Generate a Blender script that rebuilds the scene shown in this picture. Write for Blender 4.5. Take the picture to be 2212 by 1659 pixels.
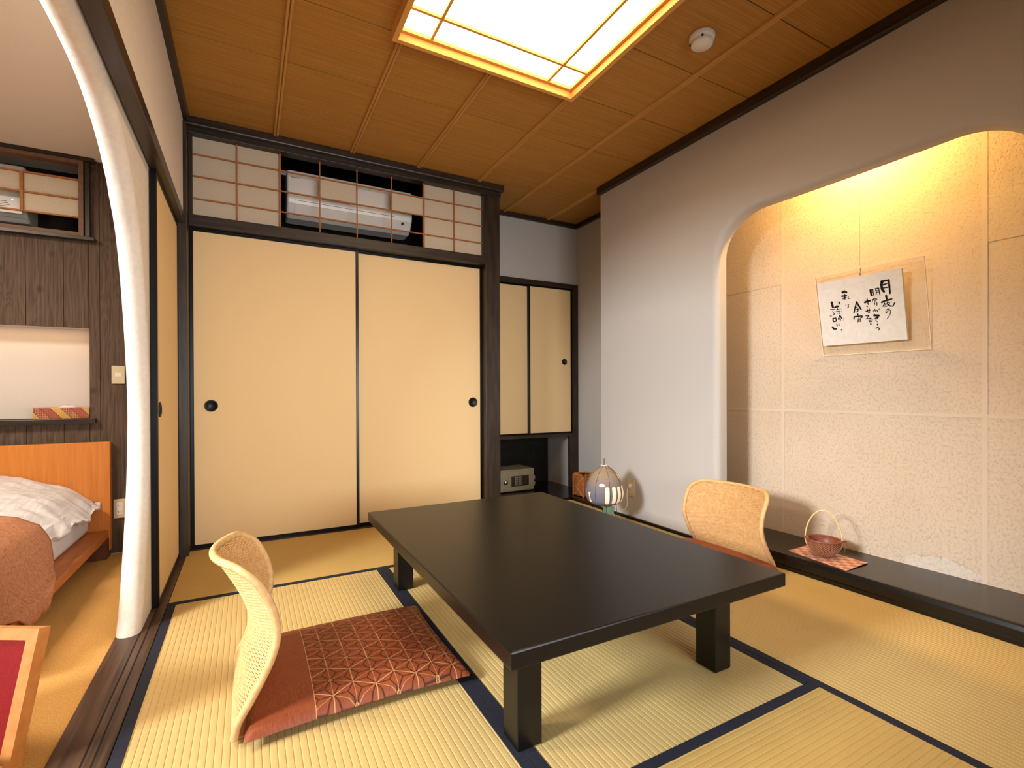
import bpy, math, random
from mathutils import Vector, Matrix, noise
random.seed(7)
S = bpy.context.scene
for o in list(bpy.data.objects): bpy.data.objects.remove(o)
COL = S.collection
PI = math.pi

# ------------------------------------------------------------------ camera
cam = bpy.data.cameras.new('camera'); co = bpy.data.objects.new('camera', cam); COL.objects.link(co)
cam.sensor_width = 36; cam.lens = 1055.2/2212*36; cam.shift_y = 22.8/2212; cam.clip_start = .02
co.matrix_world = Matrix(((.8795, .0051, -.4759, .298), (-.4759, .0012, -.8795, -3.266), (-.0039, .99999, .0035, .88), (0, 0, 0, 1)))
S.camera = co
# ------------------------------------------------------------------ light
S.view_settings.view_transform = 'Standard'; S.view_settings.look = 'None'
S.view_settings.gamma = 1; S.view_settings.use_curve_mapping = False
S.view_settings.exposure = 0.7
w = bpy.data.worlds.new('world'); S.world = w; w.use_nodes = True
w.node_tree.nodes['Background'].inputs[0].default_value = (1, .95, .9, 1)
w.node_tree.nodes['Background'].inputs[1].default_value = .06

def area(name, loc, target, sx, sy, power, color, spread=180):
    l = bpy.data.lights.new(name, 'AREA'); l.shape = 'RECTANGLE'; l.size = sx; l.size_y = sy
    l.energy = power; l.color = color; l.spread = math.radians(spread)
    o = bpy.data.objects.new(name, l); COL.objects.link(o); o.location = loc
    o.rotation_euler = (Vector(target)-Vector(loc)).to_track_quat('-Z', 'Y').to_euler()
    return o
area('bedroom_window_light', (-2.6, -2.45, 1.80), (2.6, -1.75, .05), .75, .62, 30, (.92, .97, 1), 75)
area('front_window_light', (1.2, -4.1, .95), (1.0, 0, .85), 2.0, .9, 14, (.94, .97, 1), 84)
area('bedroom_fill_light', (-1.3, -1.3, 2.10), (-1.3, -1.3, 0), .5, .5, 36, (1, .86, .70))  # added warm fill for the bedroom, not a known ceiling fitting

# ------------------------------------------------------------------ materials
def lin(c): return tuple(((x/255+.055)/1.055)**2.4 if x > 10 else x/255/12.92 for x in c)
class NT:
    def __init__(s, m): s.t = m.node_tree
    def n(s, typ, **kw):
        nd = s.t.nodes.new(typ)
        for k, v in kw.items():
            if k.startswith('i_'):
                key = k[2:]; nd.inputs[int(key) if key.isdigit() else key.replace('_', ' ')].default_value = v
            else: setattr(nd, k, v)
        return nd
    def l(s, a, b): s.t.links.new(a, b)
    def m(s, op, a, b=None, c=None, clamp=False):
        nd = s.t.nodes.new('ShaderNodeMath'); nd.operation = op; nd.use_clamp = clamp
        for i, x in enumerate((a, b, c)):
            if x is None: continue
            if isinstance(x, (int, float)): nd.inputs[i].default_value = x
            else: s.l(x, nd.inputs[i])
        return nd.outputs[0]
    def mix(s, f, a, b):
        nd = s.t.nodes.new('ShaderNodeMix'); nd.data_type = 'RGBA'
        for x, i in ((f, 0), (a, 6), (b, 7)):
            if isinstance(x, (int, float)): nd.inputs[i].default_value = x
            elif isinstance(x, tuple): nd.inputs[i].default_value = (*x, 1)
            else: s.l(x, nd.inputs[i])
        return nd.outputs[2]
def base(name, rough=.5, spec=.5):
    m = bpy.data.materials.new(name); m.use_nodes = True
    b = m.node_tree.nodes['Principled BSDF']; b.inputs['Roughness'].default_value = rough
    b.inputs['Specular IOR Level'].default_value = spec
    return m, b, NT(m)
def mat(name, c1, c2=None, rough=.5, spec=.4, scale=(20, 20, 20), detail=3, bump=0, bdist=.002, bscale=None, coat=0, emis=None, es=0, contrast=1.0, rand=0, metal=0, coords='Object'):
    """one Principled material: two colours mixed by stretched noise, relief from noise"""
    m, b, N = base(name, rough, spec); c1 = lin(c1); c2 = lin(c2) if c2 else None
    b.inputs['Metallic'].default_value = metal
    if coat: b.inputs['Coat Weight'].default_value = coat; b.inputs['Coat Roughness'].default_value = .08
    tc = N.n('ShaderNodeTexCoord')
    geo = N.n('ShaderNodeNewGeometry')
    src = geo.outputs['Position'] if coords == 'World' else tc.outputs['Object']
    mp = N.n('ShaderNodeMapping'); mp.inputs['Scale'].default_value = scale; N.l(src, mp.inputs[0])
    no = N.n('ShaderNodeTexNoise', i_Scale=1.0, i_Detail=detail); N.l(mp.outputs[0], no.inputs[0])
    f = no.outputs['Fac']
    if c2:
        f2 = N.m('MULTIPLY_ADD', N.m('SUBTRACT', f, .5), 2.2*contrast, .5, clamp=True)
        c = N.mix(f2, c1, c2)
        if rand:
            oi = N.n('ShaderNodeObjectInfo')
            hv = N.n('ShaderNodeHueSaturation'); N.l(c, hv.inputs['Color'])
            N.l(N.m('MULTIPLY_ADD', oi.outputs['Random'], rand*2, 1-rand), hv.inputs['Value']); c = hv.outputs[0]
        N.l(c, b.inputs['Base Color'])
    else: b.inputs['Base Color'].default_value = (*c1, 1)
    if bump:
        if bscale:
            mp2 = N.n('ShaderNodeMapping'); mp2.inputs['Scale'].default_value = bscale; N.l(src, mp2.inputs[0])
            n2 = N.n('ShaderNodeTexNoise', i_Scale=1.0, i_Detail=3.0); N.l(mp2.outputs[0], n2.inputs[0]); f = n2.outputs['Fac']
        bp = N.n('ShaderNodeBump', i_Strength=bump, i_Distance=bdist); N.l(f, bp.inputs['Height']); N.l(bp.outputs[0], b.inputs['Normal'])
    if emis:
        b.inputs['Emission Color'].default_value = (*lin(emis), 1); b.inputs['Emission Strength'].default_value = es
    return m
DARKW = mat('dark_stained_wood', (30, 22, 15), (62, 48, 35), .38, .45, (40, 40, 5), 4, .25, .001)
DARKH = mat('dark_stained_wood_long', (28, 20, 14), (60, 46, 33), .40, .45, (5, 5, 60), 4, .25, .001)
DARKY = mat('dark_stained_wood_deep', (30, 21, 14), (64, 47, 34), .32, .5, (45, 3, 45), 4, .25, .001)
THRESH = mat('worn_threshold_wood', (38, 26, 18), (92, 66, 48), .42, .4, (70, 3.5, 10), 5, .35, .0015, contrast=.9)
LACQ = mat('black_lacquer', (8, 7, 6), None, .30, .3)
TABLE = mat('black_table_lacquer', (12, 10, 8), (16, 13, 10), .33, .36, (300, 300, 300), 2, .03, .0004)
TOKO = mat('black_alcove_lacquer', (14, 12, 11), (18, 15, 13), .22, .5, (200, 200, 200), 2, .02, .0003)
FUSUMA = mat('cream_door_paper', (228, 197, 146), (234, 204, 155), .8, .15, (300, 300, 300), 2, .06, .0004)
SHOJI = mat('white_screen_paper', (194, 177, 152), (204, 188, 164), .85, .15, (120, 120, 120), 3)
BAR = mat('cedar_lattice_wood', (150, 92, 45), (176, 112, 60), .6, .3, (60, 60, 60), 2)
CEIL = mat('cedar_ceiling_veneer', (158, 110, 44), (182, 131, 60), .62, .25, (3, 160, 40), 3, .12, .0006, rand=.035, coords='World')
BATTEN = mat('ceiling_batten_wood', (178, 128, 62), (198, 148, 80), .5, .3, (60, 4, 60), 3)
FRAMEW = mat('lamp_frame_wood', (206, 146, 72), (220, 162, 88), .5, .3, (8, 8, 60), 2)
GREY = mat('grey_wall_plaster', (178, 173, 168), (192, 187, 182), .9, .1, (500, 500, 500), 2, .25, .0008, coords='World')
WHITEP = mat('white_wall_plaster', (222, 212, 200), (232, 223, 212), .9, .1, (60, 60, 60), 4, .35, .003, coords='World')
BEDCEIL = mat('bedroom_ceiling_paper', (214, 200, 184), (220, 206, 190), .95, .1, (200, 200, 200), 2, .1, .0006, coords='World')
HERI = mat('navy_cloth_border', (27, 28, 37), (43, 45, 57), .8, .2, (500, 500, 500), 2, .15, .0004)
WHITEPL = mat('white_plastic', (222, 214, 204), None, .35, .5)
BEIGEPL = mat('beige_plastic', (202, 186, 150), None, .4, .5)
RATTAN = mat('rattan_cane', (206, 156, 98), (224, 182, 128), .5, .35, (60, 60, 60), 3, .1, .0005)
ORANGEW = mat('orange_bed_wood', (190, 112, 44), (206, 128, 56), .5, .3, (90, 90, 5), 3)
ORANGEF = mat('bed_platform_wood', (160, 92, 40), (184, 112, 54), .5, .3, (60, 5, 60), 3)
DKORW = mat('brown_bed_base_wood', (86, 50, 28), (104, 62, 36), .55, .3, (20, 20, 20), 3)
DARK = mat('dark_recess', (26, 22, 17), (34, 29, 23), .8, .2)
SHEET = mat('white_bed_linen', (204, 199, 200), (214, 209, 209), .85, .15, (8, 8, 8), 3, .3, .01)
STEEL = mat('brushed_metal', (190, 186, 180), None, .3, .5, metal=1)
BLACKPL = mat('black_plastic', (20, 20, 20), None, .4, .4)

def tatami_mat(name, axis, c1, c2):
    """rush weave: tiny cross threads over the modelled ribs"""
    m, b, N = base(name, .6, .3)
    tc = N.n('ShaderNodeNewGeometry'); src = tc.outputs['Position']
    mp = N.n('ShaderNodeMapping'); mp.inputs['Scale'].default_value = (60, 900, 1) if axis == 'Y' else (900, 60, 1); N.l(src, mp.inputs[0])
    no = N.n('ShaderNodeTexNoise', i_Scale=1.0, i_Detail=2.0); N.l(mp.outputs[0], no.inputs[0])
    mp2 = N.n('ShaderNodeMapping'); mp2.inputs['Scale'].default_value = (6, 6, 1); N.l(src, mp2.inputs[0])
    n2 = N.n('ShaderNodeTexNoise', i_Scale=1.0, i_Detail=2.0); N.l(mp2.outputs[0], n2.inputs[0])
    f = N.m('MULTIPLY_ADD', N.m('SUBTRACT', no.outputs['Fac'], .5), 1.6, .5, clamp=True)
    f = N.m('ADD', N.m('MULTIPLY', f, .7), N.m('MULTIPLY', n2.outputs['Fac'], .3))
    N.l(N.mix(f, lin(c1), lin(c2)), b.inputs['Base Color'])
    bp = N.n('ShaderNodeBump', i_Strength=.25, i_Distance=.0006); N.l(no.outputs['Fac'], bp.inputs['Height']); N.l(bp.outputs[0], b.inputs['Normal'])
    return m
TATY = tatami_mat('rush_weave_lengthwise', 'Y', (180, 150, 88), (206, 179, 122))
TATX = tatami_mat('rush_weave_crosswise', 'X', (176, 142, 78), (200, 168, 102))
CARPET = mat('golden_sisal_carpet', (176, 130, 66), (204, 158, 92), .85, .15, (260, 160, 1), 3, .5, .002, coords='World')

def washi_mat():
    m, b, N = base('alcove_fibre_paper', .85, .15)
    g = N.n('ShaderNodeNewGeometry'); src = g.outputs['Position']
    # curled straw fibres: thin ridges of a distorted noise
    mp = N.n('ShaderNodeMapping'); mp.inputs['Scale'].default_value = (1, 70, 140); N.l(src, mp.inputs[0])
    n1 = N.n('ShaderNodeTexNoise', i_Scale=1.0, i_Detail=2.0, i_Distortion=1.2); N.l(mp.outputs[0], n1.inputs[0])
    r = N.m('ABSOLUTE', N.m('SUBTRACT', n1.outputs['Fac'], .5)); r = N.m('SUBTRACT', 1, N.m('MULTIPLY', r, 14), clamp=True)
    mp2 = N.n('ShaderNodeMapping'); mp2.inputs['Scale'].default_value = (1, 100, 76); N.l(src, mp2.inputs[0])
    n2 = N.n('ShaderNodeTexNoise', i_Scale=1.0, i_Detail=1.0); N.l(mp2.outputs[0], n2.inputs[0])
    k = N.m('MULTIPLY', r, N.m('MULTIPLY_ADD', N.m('SUBTRACT', n2.outputs['Fac'], .5), 5, .25, clamp=True))
    n3 = N.n('ShaderNodeTexNoise', i_Scale=3.0, i_Detail=3.0); N.l(src, n3.inputs[0])
    c = N.mix(n3.outputs['Fac'], lin((206, 184, 160)), lin((218, 198, 176)))
    c = N.mix(N.m('MULTIPLY', k, .22), c, lin((176, 146, 112)))
    # old water stain at the foot of the wall
    sp = N.n('ShaderNodeSeparateXYZ'); N.l(src, sp.inputs[0]); n5 = N.n('ShaderNodeTexNoise', i_Scale=22.0, i_Detail=4.0); N.l(src, n5.inputs[0])
    dy = N.m('DIVIDE', N.m('ADD', sp.outputs[1], 2.25), .14); dz = N.m('DIVIDE', N.m('SUBTRACT', sp.outputs[2], .085), .055)
    d = N.m('ADD', N.m('SQRT', N.m('ADD', N.m('MULTIPLY', dy, dy), N.m('MULTIPLY', dz, dz))), N.m('MULTIPLY', N.m('SUBTRACT', n5.outputs['Fac'], .5), 1.6))
    c = N.mix(N.m('MULTIPLY', N.m('LESS_THAN', d, 1), .28), c, lin((224, 222, 220)))
    rim = N.m('SUBTRACT', 1, N.m('MULTIPLY', N.m('ABSOLUTE', N.m('SUBTRACT', d, 1)), 16), clamp=True)
    N.l(N.mix(N.m('MULTIPLY', rim, .4), c, lin((150, 132, 116))), b.inputs['Base Color'])
    n4 = N.n('ShaderNodeTexNoise', i_Scale=160.0, i_Detail=2.0); N.l(src, n4.inputs[0])
    h = N.m('ADD', k, N.m('MULTIPLY', n4.outputs['Fac'], .25))
    bp = N.n('ShaderNodeBump', i_Strength=.6, i_Distance=.0022); N.l(h, bp.inputs['Height']); N.l(bp.outputs[0], b.inputs['Normal'])
    return m
WASHI = washi_mat()

def plank_mat():
    m, b, N = base('dark_cedar_planks', .7, .25)
    tc = N.n('ShaderNodeTexCoord'); oi = N.n('ShaderNodeObjectInfo')
    off = N.n('ShaderNodeVectorMath', operation='ADD'); N.l(tc.outputs['Object'], off.inputs[0])
    cmb = N.n('ShaderNodeCombineXYZ'); N.l(N.m('MULTIPLY', oi.outputs['Random'], 37.0), cmb.inputs[0]); N.l(N.m('MULTIPLY', oi.outputs['Random'], 11.0), cmb.inputs[2]); N.l(cmb.outputs[0], off.inputs[1])
    mp = N.n('ShaderNodeMapping'); mp.inputs['Scale'].default_value = (9, 9, 1.6); N.l(off.outputs[0], mp.inputs[0])
    n1 = N.n('ShaderNodeTexNoise', i_Scale=1.0, i_Detail=2.0, i_Distortion=.6); N.l(mp.outputs[0], n1.inputs[0])
    rings = N.m('SINE', N.m('MULTIPLY', n1.outputs['Fac'], 90)); rings = N.m('MULTIPLY_ADD', rings, .5, .5)
    mp2 = N.n('ShaderNodeMapping'); mp2.inputs['Scale'].default_value = (120, 120, 4); N.l(off.outputs[0], mp2.inputs[0])
    n2 = N.n('ShaderNodeTexNoise', i_Scale=1.0, i_Detail=3.0); N.l(mp2.outputs[0], n2.inputs[0])
    f = N.m('ADD', N.m('MULTIPLY', rings, .12), N.m('MULTIPLY', n2.outputs['Fac'], .88))
    f = N.m('MULTIPLY_ADD', N.m('SUBTRACT', f, .5), 1.7, .5, clamp=True)
    c = N.mix(f, lin((54, 42, 33)), lin((106, 85, 68)))
    mp3 = N.n('ShaderNodeMapping'); mp3.inputs['Scale'].default_value = (9, 9, 7); N.l(off.outputs[0], mp3.inputs[0])
    v = N.n('ShaderNodeTexVoronoi', i_Scale=1.0); N.l(mp3.outputs[0], v.inputs[0])
    knot = N.m('SUBTRACT', 1, N.m('MULTIPLY', v.outputs['Distance'], 5.5), clamp=True)
    N.l(N.mix(N.m('MULTIPLY', knot, .8), c, lin((38, 26, 18))), b.inputs['Base Color'])
    bp = N.n('ShaderNodeBump', i_Strength=.4, i_Distance=.0015); N.l(f, bp.inputs['Height']); N.l(bp.outputs[0], b.inputs['Normal'])
    return m
PLANK = plank_mat()

def cushion_mat():
    """hemp leaf weave: hexagon lattice folded to one wedge, pale and dark threads"""
    m, b, N = base('brown_hemp_leaf_weave', .5, .35)
    tc = N.n('ShaderNodeTexCoord'); sp = N.n('ShaderNodeSeparateXYZ'); N.l(tc.outputs['Object'], sp.inputs[0])
    R = .060; a = R*.8660254
    X = N.m('MULTIPLY', N.m('ADD', sp.outputs[0], .088), a/.0577); Y = N.m('ADD', sp.outputs[1], -.013)
    def cell(dx, dy):
        x = N.m('SUBTRACT', N.m('FLOORED_MODULO', N.m('ADD', X, dx+a), 2*a), a)
        y = N.m('SUBTRACT', N.m('FLOORED_MODULO', N.m('ADD', Y, dy+1.5*R), 3*R), 1.5*R)
        return x, y, N.m('SQRT', N.m('ADD', N.m('MULTIPLY', x, x), N.m('MULTIPLY', y, y)))
    x1, y1, r1 = cell(0, 0); x2, y2, r2 = cell(a, 1.5*R)
    s = N.m('LESS_THAN', r1, r2)
    def sel(p, q): return N.m('ADD', N.m('MULTIPLY', p, s), N.m('MULTIPLY', q, N.m('SUBTRACT', 1, s)))
    x, y, r = sel(x1, x2), sel(y1, y2), sel(r1, r2)
    phi = N.m('ARCTAN2', N.m('ABSOLUTE', x), N.m('ABSOLUTE', y))
    pm = N.m('ABSOLUTE', N.m('SUBTRACT', N.m('FLOORED_MODULO', N.m('ADD', phi, PI/6), PI/3), PI/6))
    u = N.m('MULTIPLY', r, N.m('COSINE', pm)); v = N.m('MULTIPLY', r, N.m('SINE', pm))
    def line(d, w): return N.m('SUBTRACT', 1, N.m('DIVIDE', d, w), clamp=True)
    spoke = N.m('MULTIPLY', line(v, .0011), .75)
    edge = line(N.m('ABSOLUTE', N.m('SUBTRACT', a, N.m('MULTIPLY', r, N.m('COSINE', N.m('SUBTRACT', PI/6, pm))))), .0020)
    dv = N.m('ABSOLUTE', N.m('ADD', N.m('MULTIPLY', N.m('SUBTRACT', u, R), .5), N.m('MULTIPLY', v, .8660254)))
    d1 = line(dv, .0027)
    d2 = N.m('MULTIPLY', line(N.m('MULTIPLY', r, N.m('SINE', N.m('SUBTRACT', PI/6, pm))), .0026), N.m('LESS_THAN', r, R*.577))
    ring = line(N.m('ABSOLUTE', N.m('SUBTRACT', r, .0042)), .0018)
    ringd = line(N.m('ABSOLUTE', N.m('SUBTRACT', r, .0066)), .0016)
    inside = N.m('MULTIPLY', N.m('GREATER_THAN', sp.outputs[0], -.135), N.m('GREATER_THAN', r, -1))
    border = line(N.m('ABSOLUTE', N.m('ADD', sp.outputs[0], .135)), .0016)
    pale = N.m('MULTIPLY', N.m('MAXIMUM', N.m('MAXIMUM', spoke, edge), ring), inside)
    pale = N.m('MAXIMUM', pale, border, clamp=True)
    dark = N.m('MULTIPLY', N.m('MAXIMUM', N.m('MAXIMUM', d1, d2), ringd), inside)
    mp = N.n('ShaderNodeMapping'); mp.inputs['Scale'].default_value = (900, 60, 60); N.l(tc.outputs['Object'], mp.inputs[0])
    no = N.n('ShaderNodeTexNoise', i_Scale=1.0, i_Detail=3.0); N.l(mp.outputs[0], no.inputs[0])
    c = N.mix(N.m('MULTIPLY_ADD', N.m('SUBTRACT', no.outputs['Fac'], .5), 2, .5, clamp=True), lin((112, 52, 28)), lin((150, 78, 46)))
    c = N.mix(N.m('MULTIPLY', dark, .95), c, lin((44, 14, 6)))
    c = N.mix(N.m('MULTIPLY', pale, .8), c, lin((224, 166, 112)))
    N.l(c, b.inputs['Base Color']); b.inputs['Specular IOR Level'].default_value = .25
    h = N.m('SUBTRACT', N.m('MULTIPLY', pale, .4), dark)
    bp = N.n('ShaderNodeBump', i_Strength=.55, i_Distance=.0015); N.l(h, bp.inputs['Height']); N.l(bp.outputs[0], b.inputs['Normal'])
    return m
CUSH = cushion_mat()

def checker_mat(name, c1, c2, sx, sy, c3=None):
    m, b, N = base(name, .8, .2)
    tc = N.n('ShaderNodeTexCoord'); mp = N.n('ShaderNodeMapping'); mp.inputs['Scale'].default_value = (sx, sy, sx); N.l(tc.outputs['Object'], mp.inputs[0])
    ck = N.n('ShaderNodeTexChecker', i_Scale=1.0); N.l(mp.outputs[0], ck.inputs[0])
    ck.inputs[1].default_value = (*lin(c1), 1); ck.inputs[2].default_value = (*lin(c2), 1)
    N.l(ck.outputs[0], b.inputs['Base Color']); return m
CLOTH = checker_mat('checkered_brown_cloth', (214, 162, 132), (178, 120, 98), 34, 34)

def parquet_mat():
    """marquetry bands slanting over the tissue box"""
    m, b, N = base('marquetry_bands', .4, .4)
    tc = N.n('ShaderNodeTexCoord'); sp = N.n('ShaderNodeSeparateXYZ'); N.l(tc.outputs['Object'], sp.inputs[0])
    s = N.m('ADD', N.m('MULTIPLY', sp.outputs[0], 24), N.m('MULTIPLY', sp.outputs[2], 20))
    band = N.m('FLOORED_MODULO', N.m('FLOOR', s), 3.0)
    mp = N.n('ShaderNodeMapping'); mp.inputs['Scale'].default_value = (150, 150, 150); mp.inputs['Rotation'].default_value = (0, .78, 0); N.l(tc.outputs['Object'], mp.inputs[0])
    ck = N.n('ShaderNodeTexChecker', i_Scale=1.0); N.l(mp.outputs[0], ck.inputs[0])
    A = N.mix(ck.outputs['Fac'], lin((132, 66, 44)), lin((190, 128, 88)))
    B = N.mix(ck.outputs['Fac'], lin((206, 160, 84)), lin((186, 138, 70)))
    C = N.mix(ck.outputs['Fac'], lin((150, 76, 56)), lin((168, 92, 70)))
    c = N.mix(N.m('LESS_THAN', band, .5), A, B); c = N.mix(N.m('GREATER_THAN', band, 1.5), c, C)
    N.l(N.mix(N.m('LESS_THAN', N.m('FRACT', s), .06), c, lin((60, 34, 24))), b.inputs['Base Color']); return m
PARQ = parquet_mat()
def glassy(name, col, rough=.03, trans=1.0, ior=1.45):
    m, b, N = base(name, rough); b.inputs['Base Color'].default_value = (*lin(col), 1)
    b.inputs['Transmission Weight'].default_value = trans; b.inputs['IOR'].default_value = ior; return m
def clear_mat():
    m, b, N = base('clear_acrylic', .04, .5); tr = N.n('ShaderNodeBsdfTransparent'); tr.inputs[0].default_value = (.97, .97, .96, 1)
    gl_ = N.n('ShaderNodeBsdfGlossy'); gl_.inputs['Roughness'].default_value = .03
    mx = N.n('ShaderNodeMixShader'); mx.inputs[0].default_value = .035; N.l(tr.outputs[0], mx.inputs[1]); N.l(gl_.outputs[0], mx.inputs[2])
    N.l(mx.outputs[0], m.node_tree.nodes['Material Output'].inputs[0]); return m
ACRYL = clear_mat()

# ------------------------------------------------------------------ geometry helpers
WL = {}
def wl(o): return WL.get(o.name, Vector((0, 0, 0))) if o else Vector((0, 0, 0))
def tag(o, label=None, cat=None, group=None, kind=None):
    if label: o['label'] = label
    if cat: o['category'] = cat
    if group: o['group'] = group
    if kind: o['kind'] = kind
    return o
def empty(name, loc, label=None, cat=None, group=None, kind=None):
    o = bpy.data.objects.new(name, None); COL.objects.link(o); o.location = loc; o.empty_display_size = .05
    WL[o.name] = Vector(loc); return tag(o, label, cat, group, kind)
class MB:
    def __init__(s): s.v = []; s.f = []; s.sm = []
    def add(s, vs, fs, smooth=False):
        k = len(s.v); s.v += [tuple(p) for p in vs]; s.f += [tuple(i+k for i in f) for f in fs]; s.sm += [smooth]*len(fs); return s
    def box(s, a, b, bev=0):
        x0, y0, z0 = [min(p, q) for p, q in zip(a, b)]; x1, y1, z1 = [max(p, q) for p, q in zip(a, b)]
        if not bev:
            return s.add([(x0, y0, z0), (x1, y0, z0), (x1, y1, z0), (x0, y1, z0), (x0, y0, z1), (x1, y0, z1), (x1, y1, z1), (x0, y1, z1)],
                         [(0, 3, 2, 1), (4, 5, 6, 7), (0, 1, 5, 4), (1, 2, 6, 5), (2, 3, 7, 6), (3, 0, 4, 7)])
        import bmesh
        bm = bmesh.new(); bmesh.ops.create_cube(bm, size=1)
        for v in bm.verts: v.co = Vector(((x0+x1)/2+v.co.x*(x1-x0), (y0+y1)/2+v.co.y*(y1-y0), (z0+z1)/2+v.co.z*(z1-z0)))
        bmesh.ops.bevel(bm, geom=list(bm.edges)+list(bm.verts), offset=bev, segments=2, profile=.5, affect='EDGES')
        bm.verts.index_update()
        s.add([v.co[:] for v in bm.verts], [[v.index for v in f.verts] for f in bm.faces]); bm.free(); return s
    def tube(s, pts, r, n=8, closed=False, caps=True):
        P = [Vector(p) for p in pts]; m = len(P); rr = r if hasattr(r, '__len__') else [r]*m
        up = None; vs = []
        for i in range(m):
            t = (P[(i+1) % m]-P[i-1]) if closed else (P[min(i+1, m-1)]-P[max(i-1, 0)])
            t.normalize()
            if up is None:
                up = Vector((0, 0, 1)) if abs(t.z) < .9 else Vector((1, 0, 0))
            up = (up-t*up.dot(t)).normalized(); q = t.cross(up)
            for j in range(n):
                a = 2*PI*j/n; vs.append(P[i]+up*math.cos(a)*rr[i]+q*math.sin(a)*rr[i])
        fs = []
        for i in range(m if closed else m-1):
            for j in range(n):
                a, b_ = i*n+j, i*n+(j+1) % n; c, d = ((i+1) % m)*n+(j+1) % n, ((i+1) % m)*n+j; fs.append((a, b_, c, d))
        s.add(vs, fs, True)
        if caps and not closed:
            k = len(s.v)-len(vs); s.f.append(tuple(k+j for j in range(n))[::-1]); s.sm.append(False)
            s.f.append(tuple(k+(m-1)*n+j for j in range(n))); s.sm.append(False)
        return s
    def lathe(s, prof, c, n=32, smooth=True, axis='Z'):
        vs = []; m = len(prof)
        for (r, h) in prof:
            for j in range(n):
                a = 2*PI*j/n; p = (r*math.cos(a), r*math.sin(a), h)
                if axis == 'Y': p = (p[0], -p[2], p[1])
                if axis == 'X': p = (p[2], p[0], p[1])
                vs.append((p[0]+c[0], p[1]+c[1], p[2]+c[2]))
        fs = [(i*n+j, i*n+(j+1) % n, (i+1)*n+(j+1) % n, (i+1)*n+j) for i in range(m-1) for j in range(n)]
        return s.add(vs, fs, smooth)
    def prism(s, poly, ax, a, b):
        """poly: 2D points; extruded along axis ax from a to b"""
        def P(u, v, t): return {'X': (t, u, v), 'Y': (u, t, v), 'Z': (u, v, t)}[ax]
        n = len(poly); vs = [P(u, v, a) for u, v in poly]+[P(u, v, b) for u, v in poly]
        return s.add(vs, [tuple(range(n))[::-1], tuple(range(n, 2*n))]+[(i, (i+1) % n, n+(i+1) % n, n+i) for i in range(n)])
    def grid(s, fn, nu, nv, smooth=True):
        vs = [fn(i/nu, j/nv) for i in range(nu+1) for j in range(nv+1)]
        return s.add(vs, [(i*(nv+1)+j, (i+1)*(nv+1)+j, (i+1)*(nv+1)+j+1, i*(nv+1)+j+1) for i in range(nu) for j in range(nv)], smooth)
    def build(s, name, material, parent=None, label=None, cat=None, group=None, kind=None, recalc=True, origin=None):
        xs = list(zip(*s.v)); org = Vector(origin) if origin else Vector(((min(xs[0])+max(xs[0]))/2, (min(xs[1])+max(xs[1]))/2, min(xs[2])))
        me = bpy.data.meshes.new(name); me.from_pydata([tuple(Vector(p)-org) for p in s.v], [], s.f); me.update()
        if recalc:
            import bmesh
            bm = bmesh.new(); bm.from_mesh(me); bmesh.ops.recalc_face_normals(bm, faces=bm.faces); bm.to_mesh(me); bm.free()
        me.polygons.foreach_set('use_smooth', s.sm)
        for m_ in (material if isinstance(material, (list, tuple)) else [material]): me.materials.append(m_)
        o = bpy.data.objects.new(name, me); COL.objects.link(o)
        if parent: o.parent = parent
        o.location = org-wl(parent); WL[o.name] = org
        return tag(o, label, cat, group, kind)
def box(name, a, b, m, parent=None, bev=0, **kw): return MB().box(a, b, bev).build(name, m, parent, **kw)
def share(o, loc, parent=None, **kw):
    c = o.copy(); COL.objects.link(c); c.parent = parent; c.location = Vector(loc)-wl(parent); WL[c.name] = Vector(loc); return tag(c, **kw)
ST = 'structure'

# ================================================================== FLOOR
floor = box('floor', (-.06, -4.4, -.12), (3.05, .10, -.045), DARK, kind=ST)
def tatami(x0, x1, y0, y1, axis, borders, m):
    """one mat: ribbed rush top as real relief, cloth borders on the long sides"""
    pitch = .0172; mb = MB(); bw = .030
    u0, u1, v0, v1 = (x0, x1, y0, y1) if axis == 'Y' else (y0, y1, x0, x1)
    n = max(1, round((u1-u0)/pitch)); p = (u1-u0)/n
    prof = []
    for i in range(n):
        for f, h in ((0, -.0016), (.10, -.0004), (.3, .0), (.7, .0), (.90, -.0004)): prof.append((u0+(i+f)*p, h))
    prof.append((u1, -.0016)); prof += [(u1, -.045), (u0, -.045)]
    k = len(prof); def_ = (lambda u, t, h: (u, t, h)) if axis == 'Y' else (lambda u, t, h: (t, u, h))
    vs = [def_(u, v0+.0008, h) for u, h in prof]+[def_(u, v1-.0008, h) for u, h in prof]
    mb.add(vs, [(i, (i+1) % k, k+(i+1) % k, k+i) for i in range(k)]+[tuple(range(k))[::-1], tuple(range(k, 2*k))])
    o = mb.build('tatami_mat', m, floor)
    for side in borders:
        a, b_ = (u0+.0008, u0+bw) if side < 0 else (u1-bw, u1-.0008)
        if axis == 'Y': box('cloth_border', (a, y0+.0008, -.03), (b_, y1-.0008, .0014), HERI, o, .0006)
        else: box('cloth_border', (x0+.0008, a, -.03), (x1-.0008, b_, .0014), HERI, o, .0006)
tatami(0, 1.792, -.803, -.004, 'X', (-1,), TATX)
tatami(0, .889, -2.393, -.803, 'Y', (-1, 1), TATY)
tatami(.889, 1.792, -2.393, -.803, 'Y', (-1, 1), TATY)
tatami(0, 1.792, -3.30, -2.393, 'X', (-1, 1), TATX)
tatami(0, 1.792, -4.2, -3.30, 'X', (-1, 1), TATX)
tatami(1.792, 2.636, -1.50, .040, 'Y', (-1, ), TATY)
tatami(1.792, 2.636, -3.30, -1.50, 'Y', (-1, ), TATY)
tatami(1.792, 2.636, -4.2, -3.30, 'Y', (-1, ), TATY)
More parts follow.
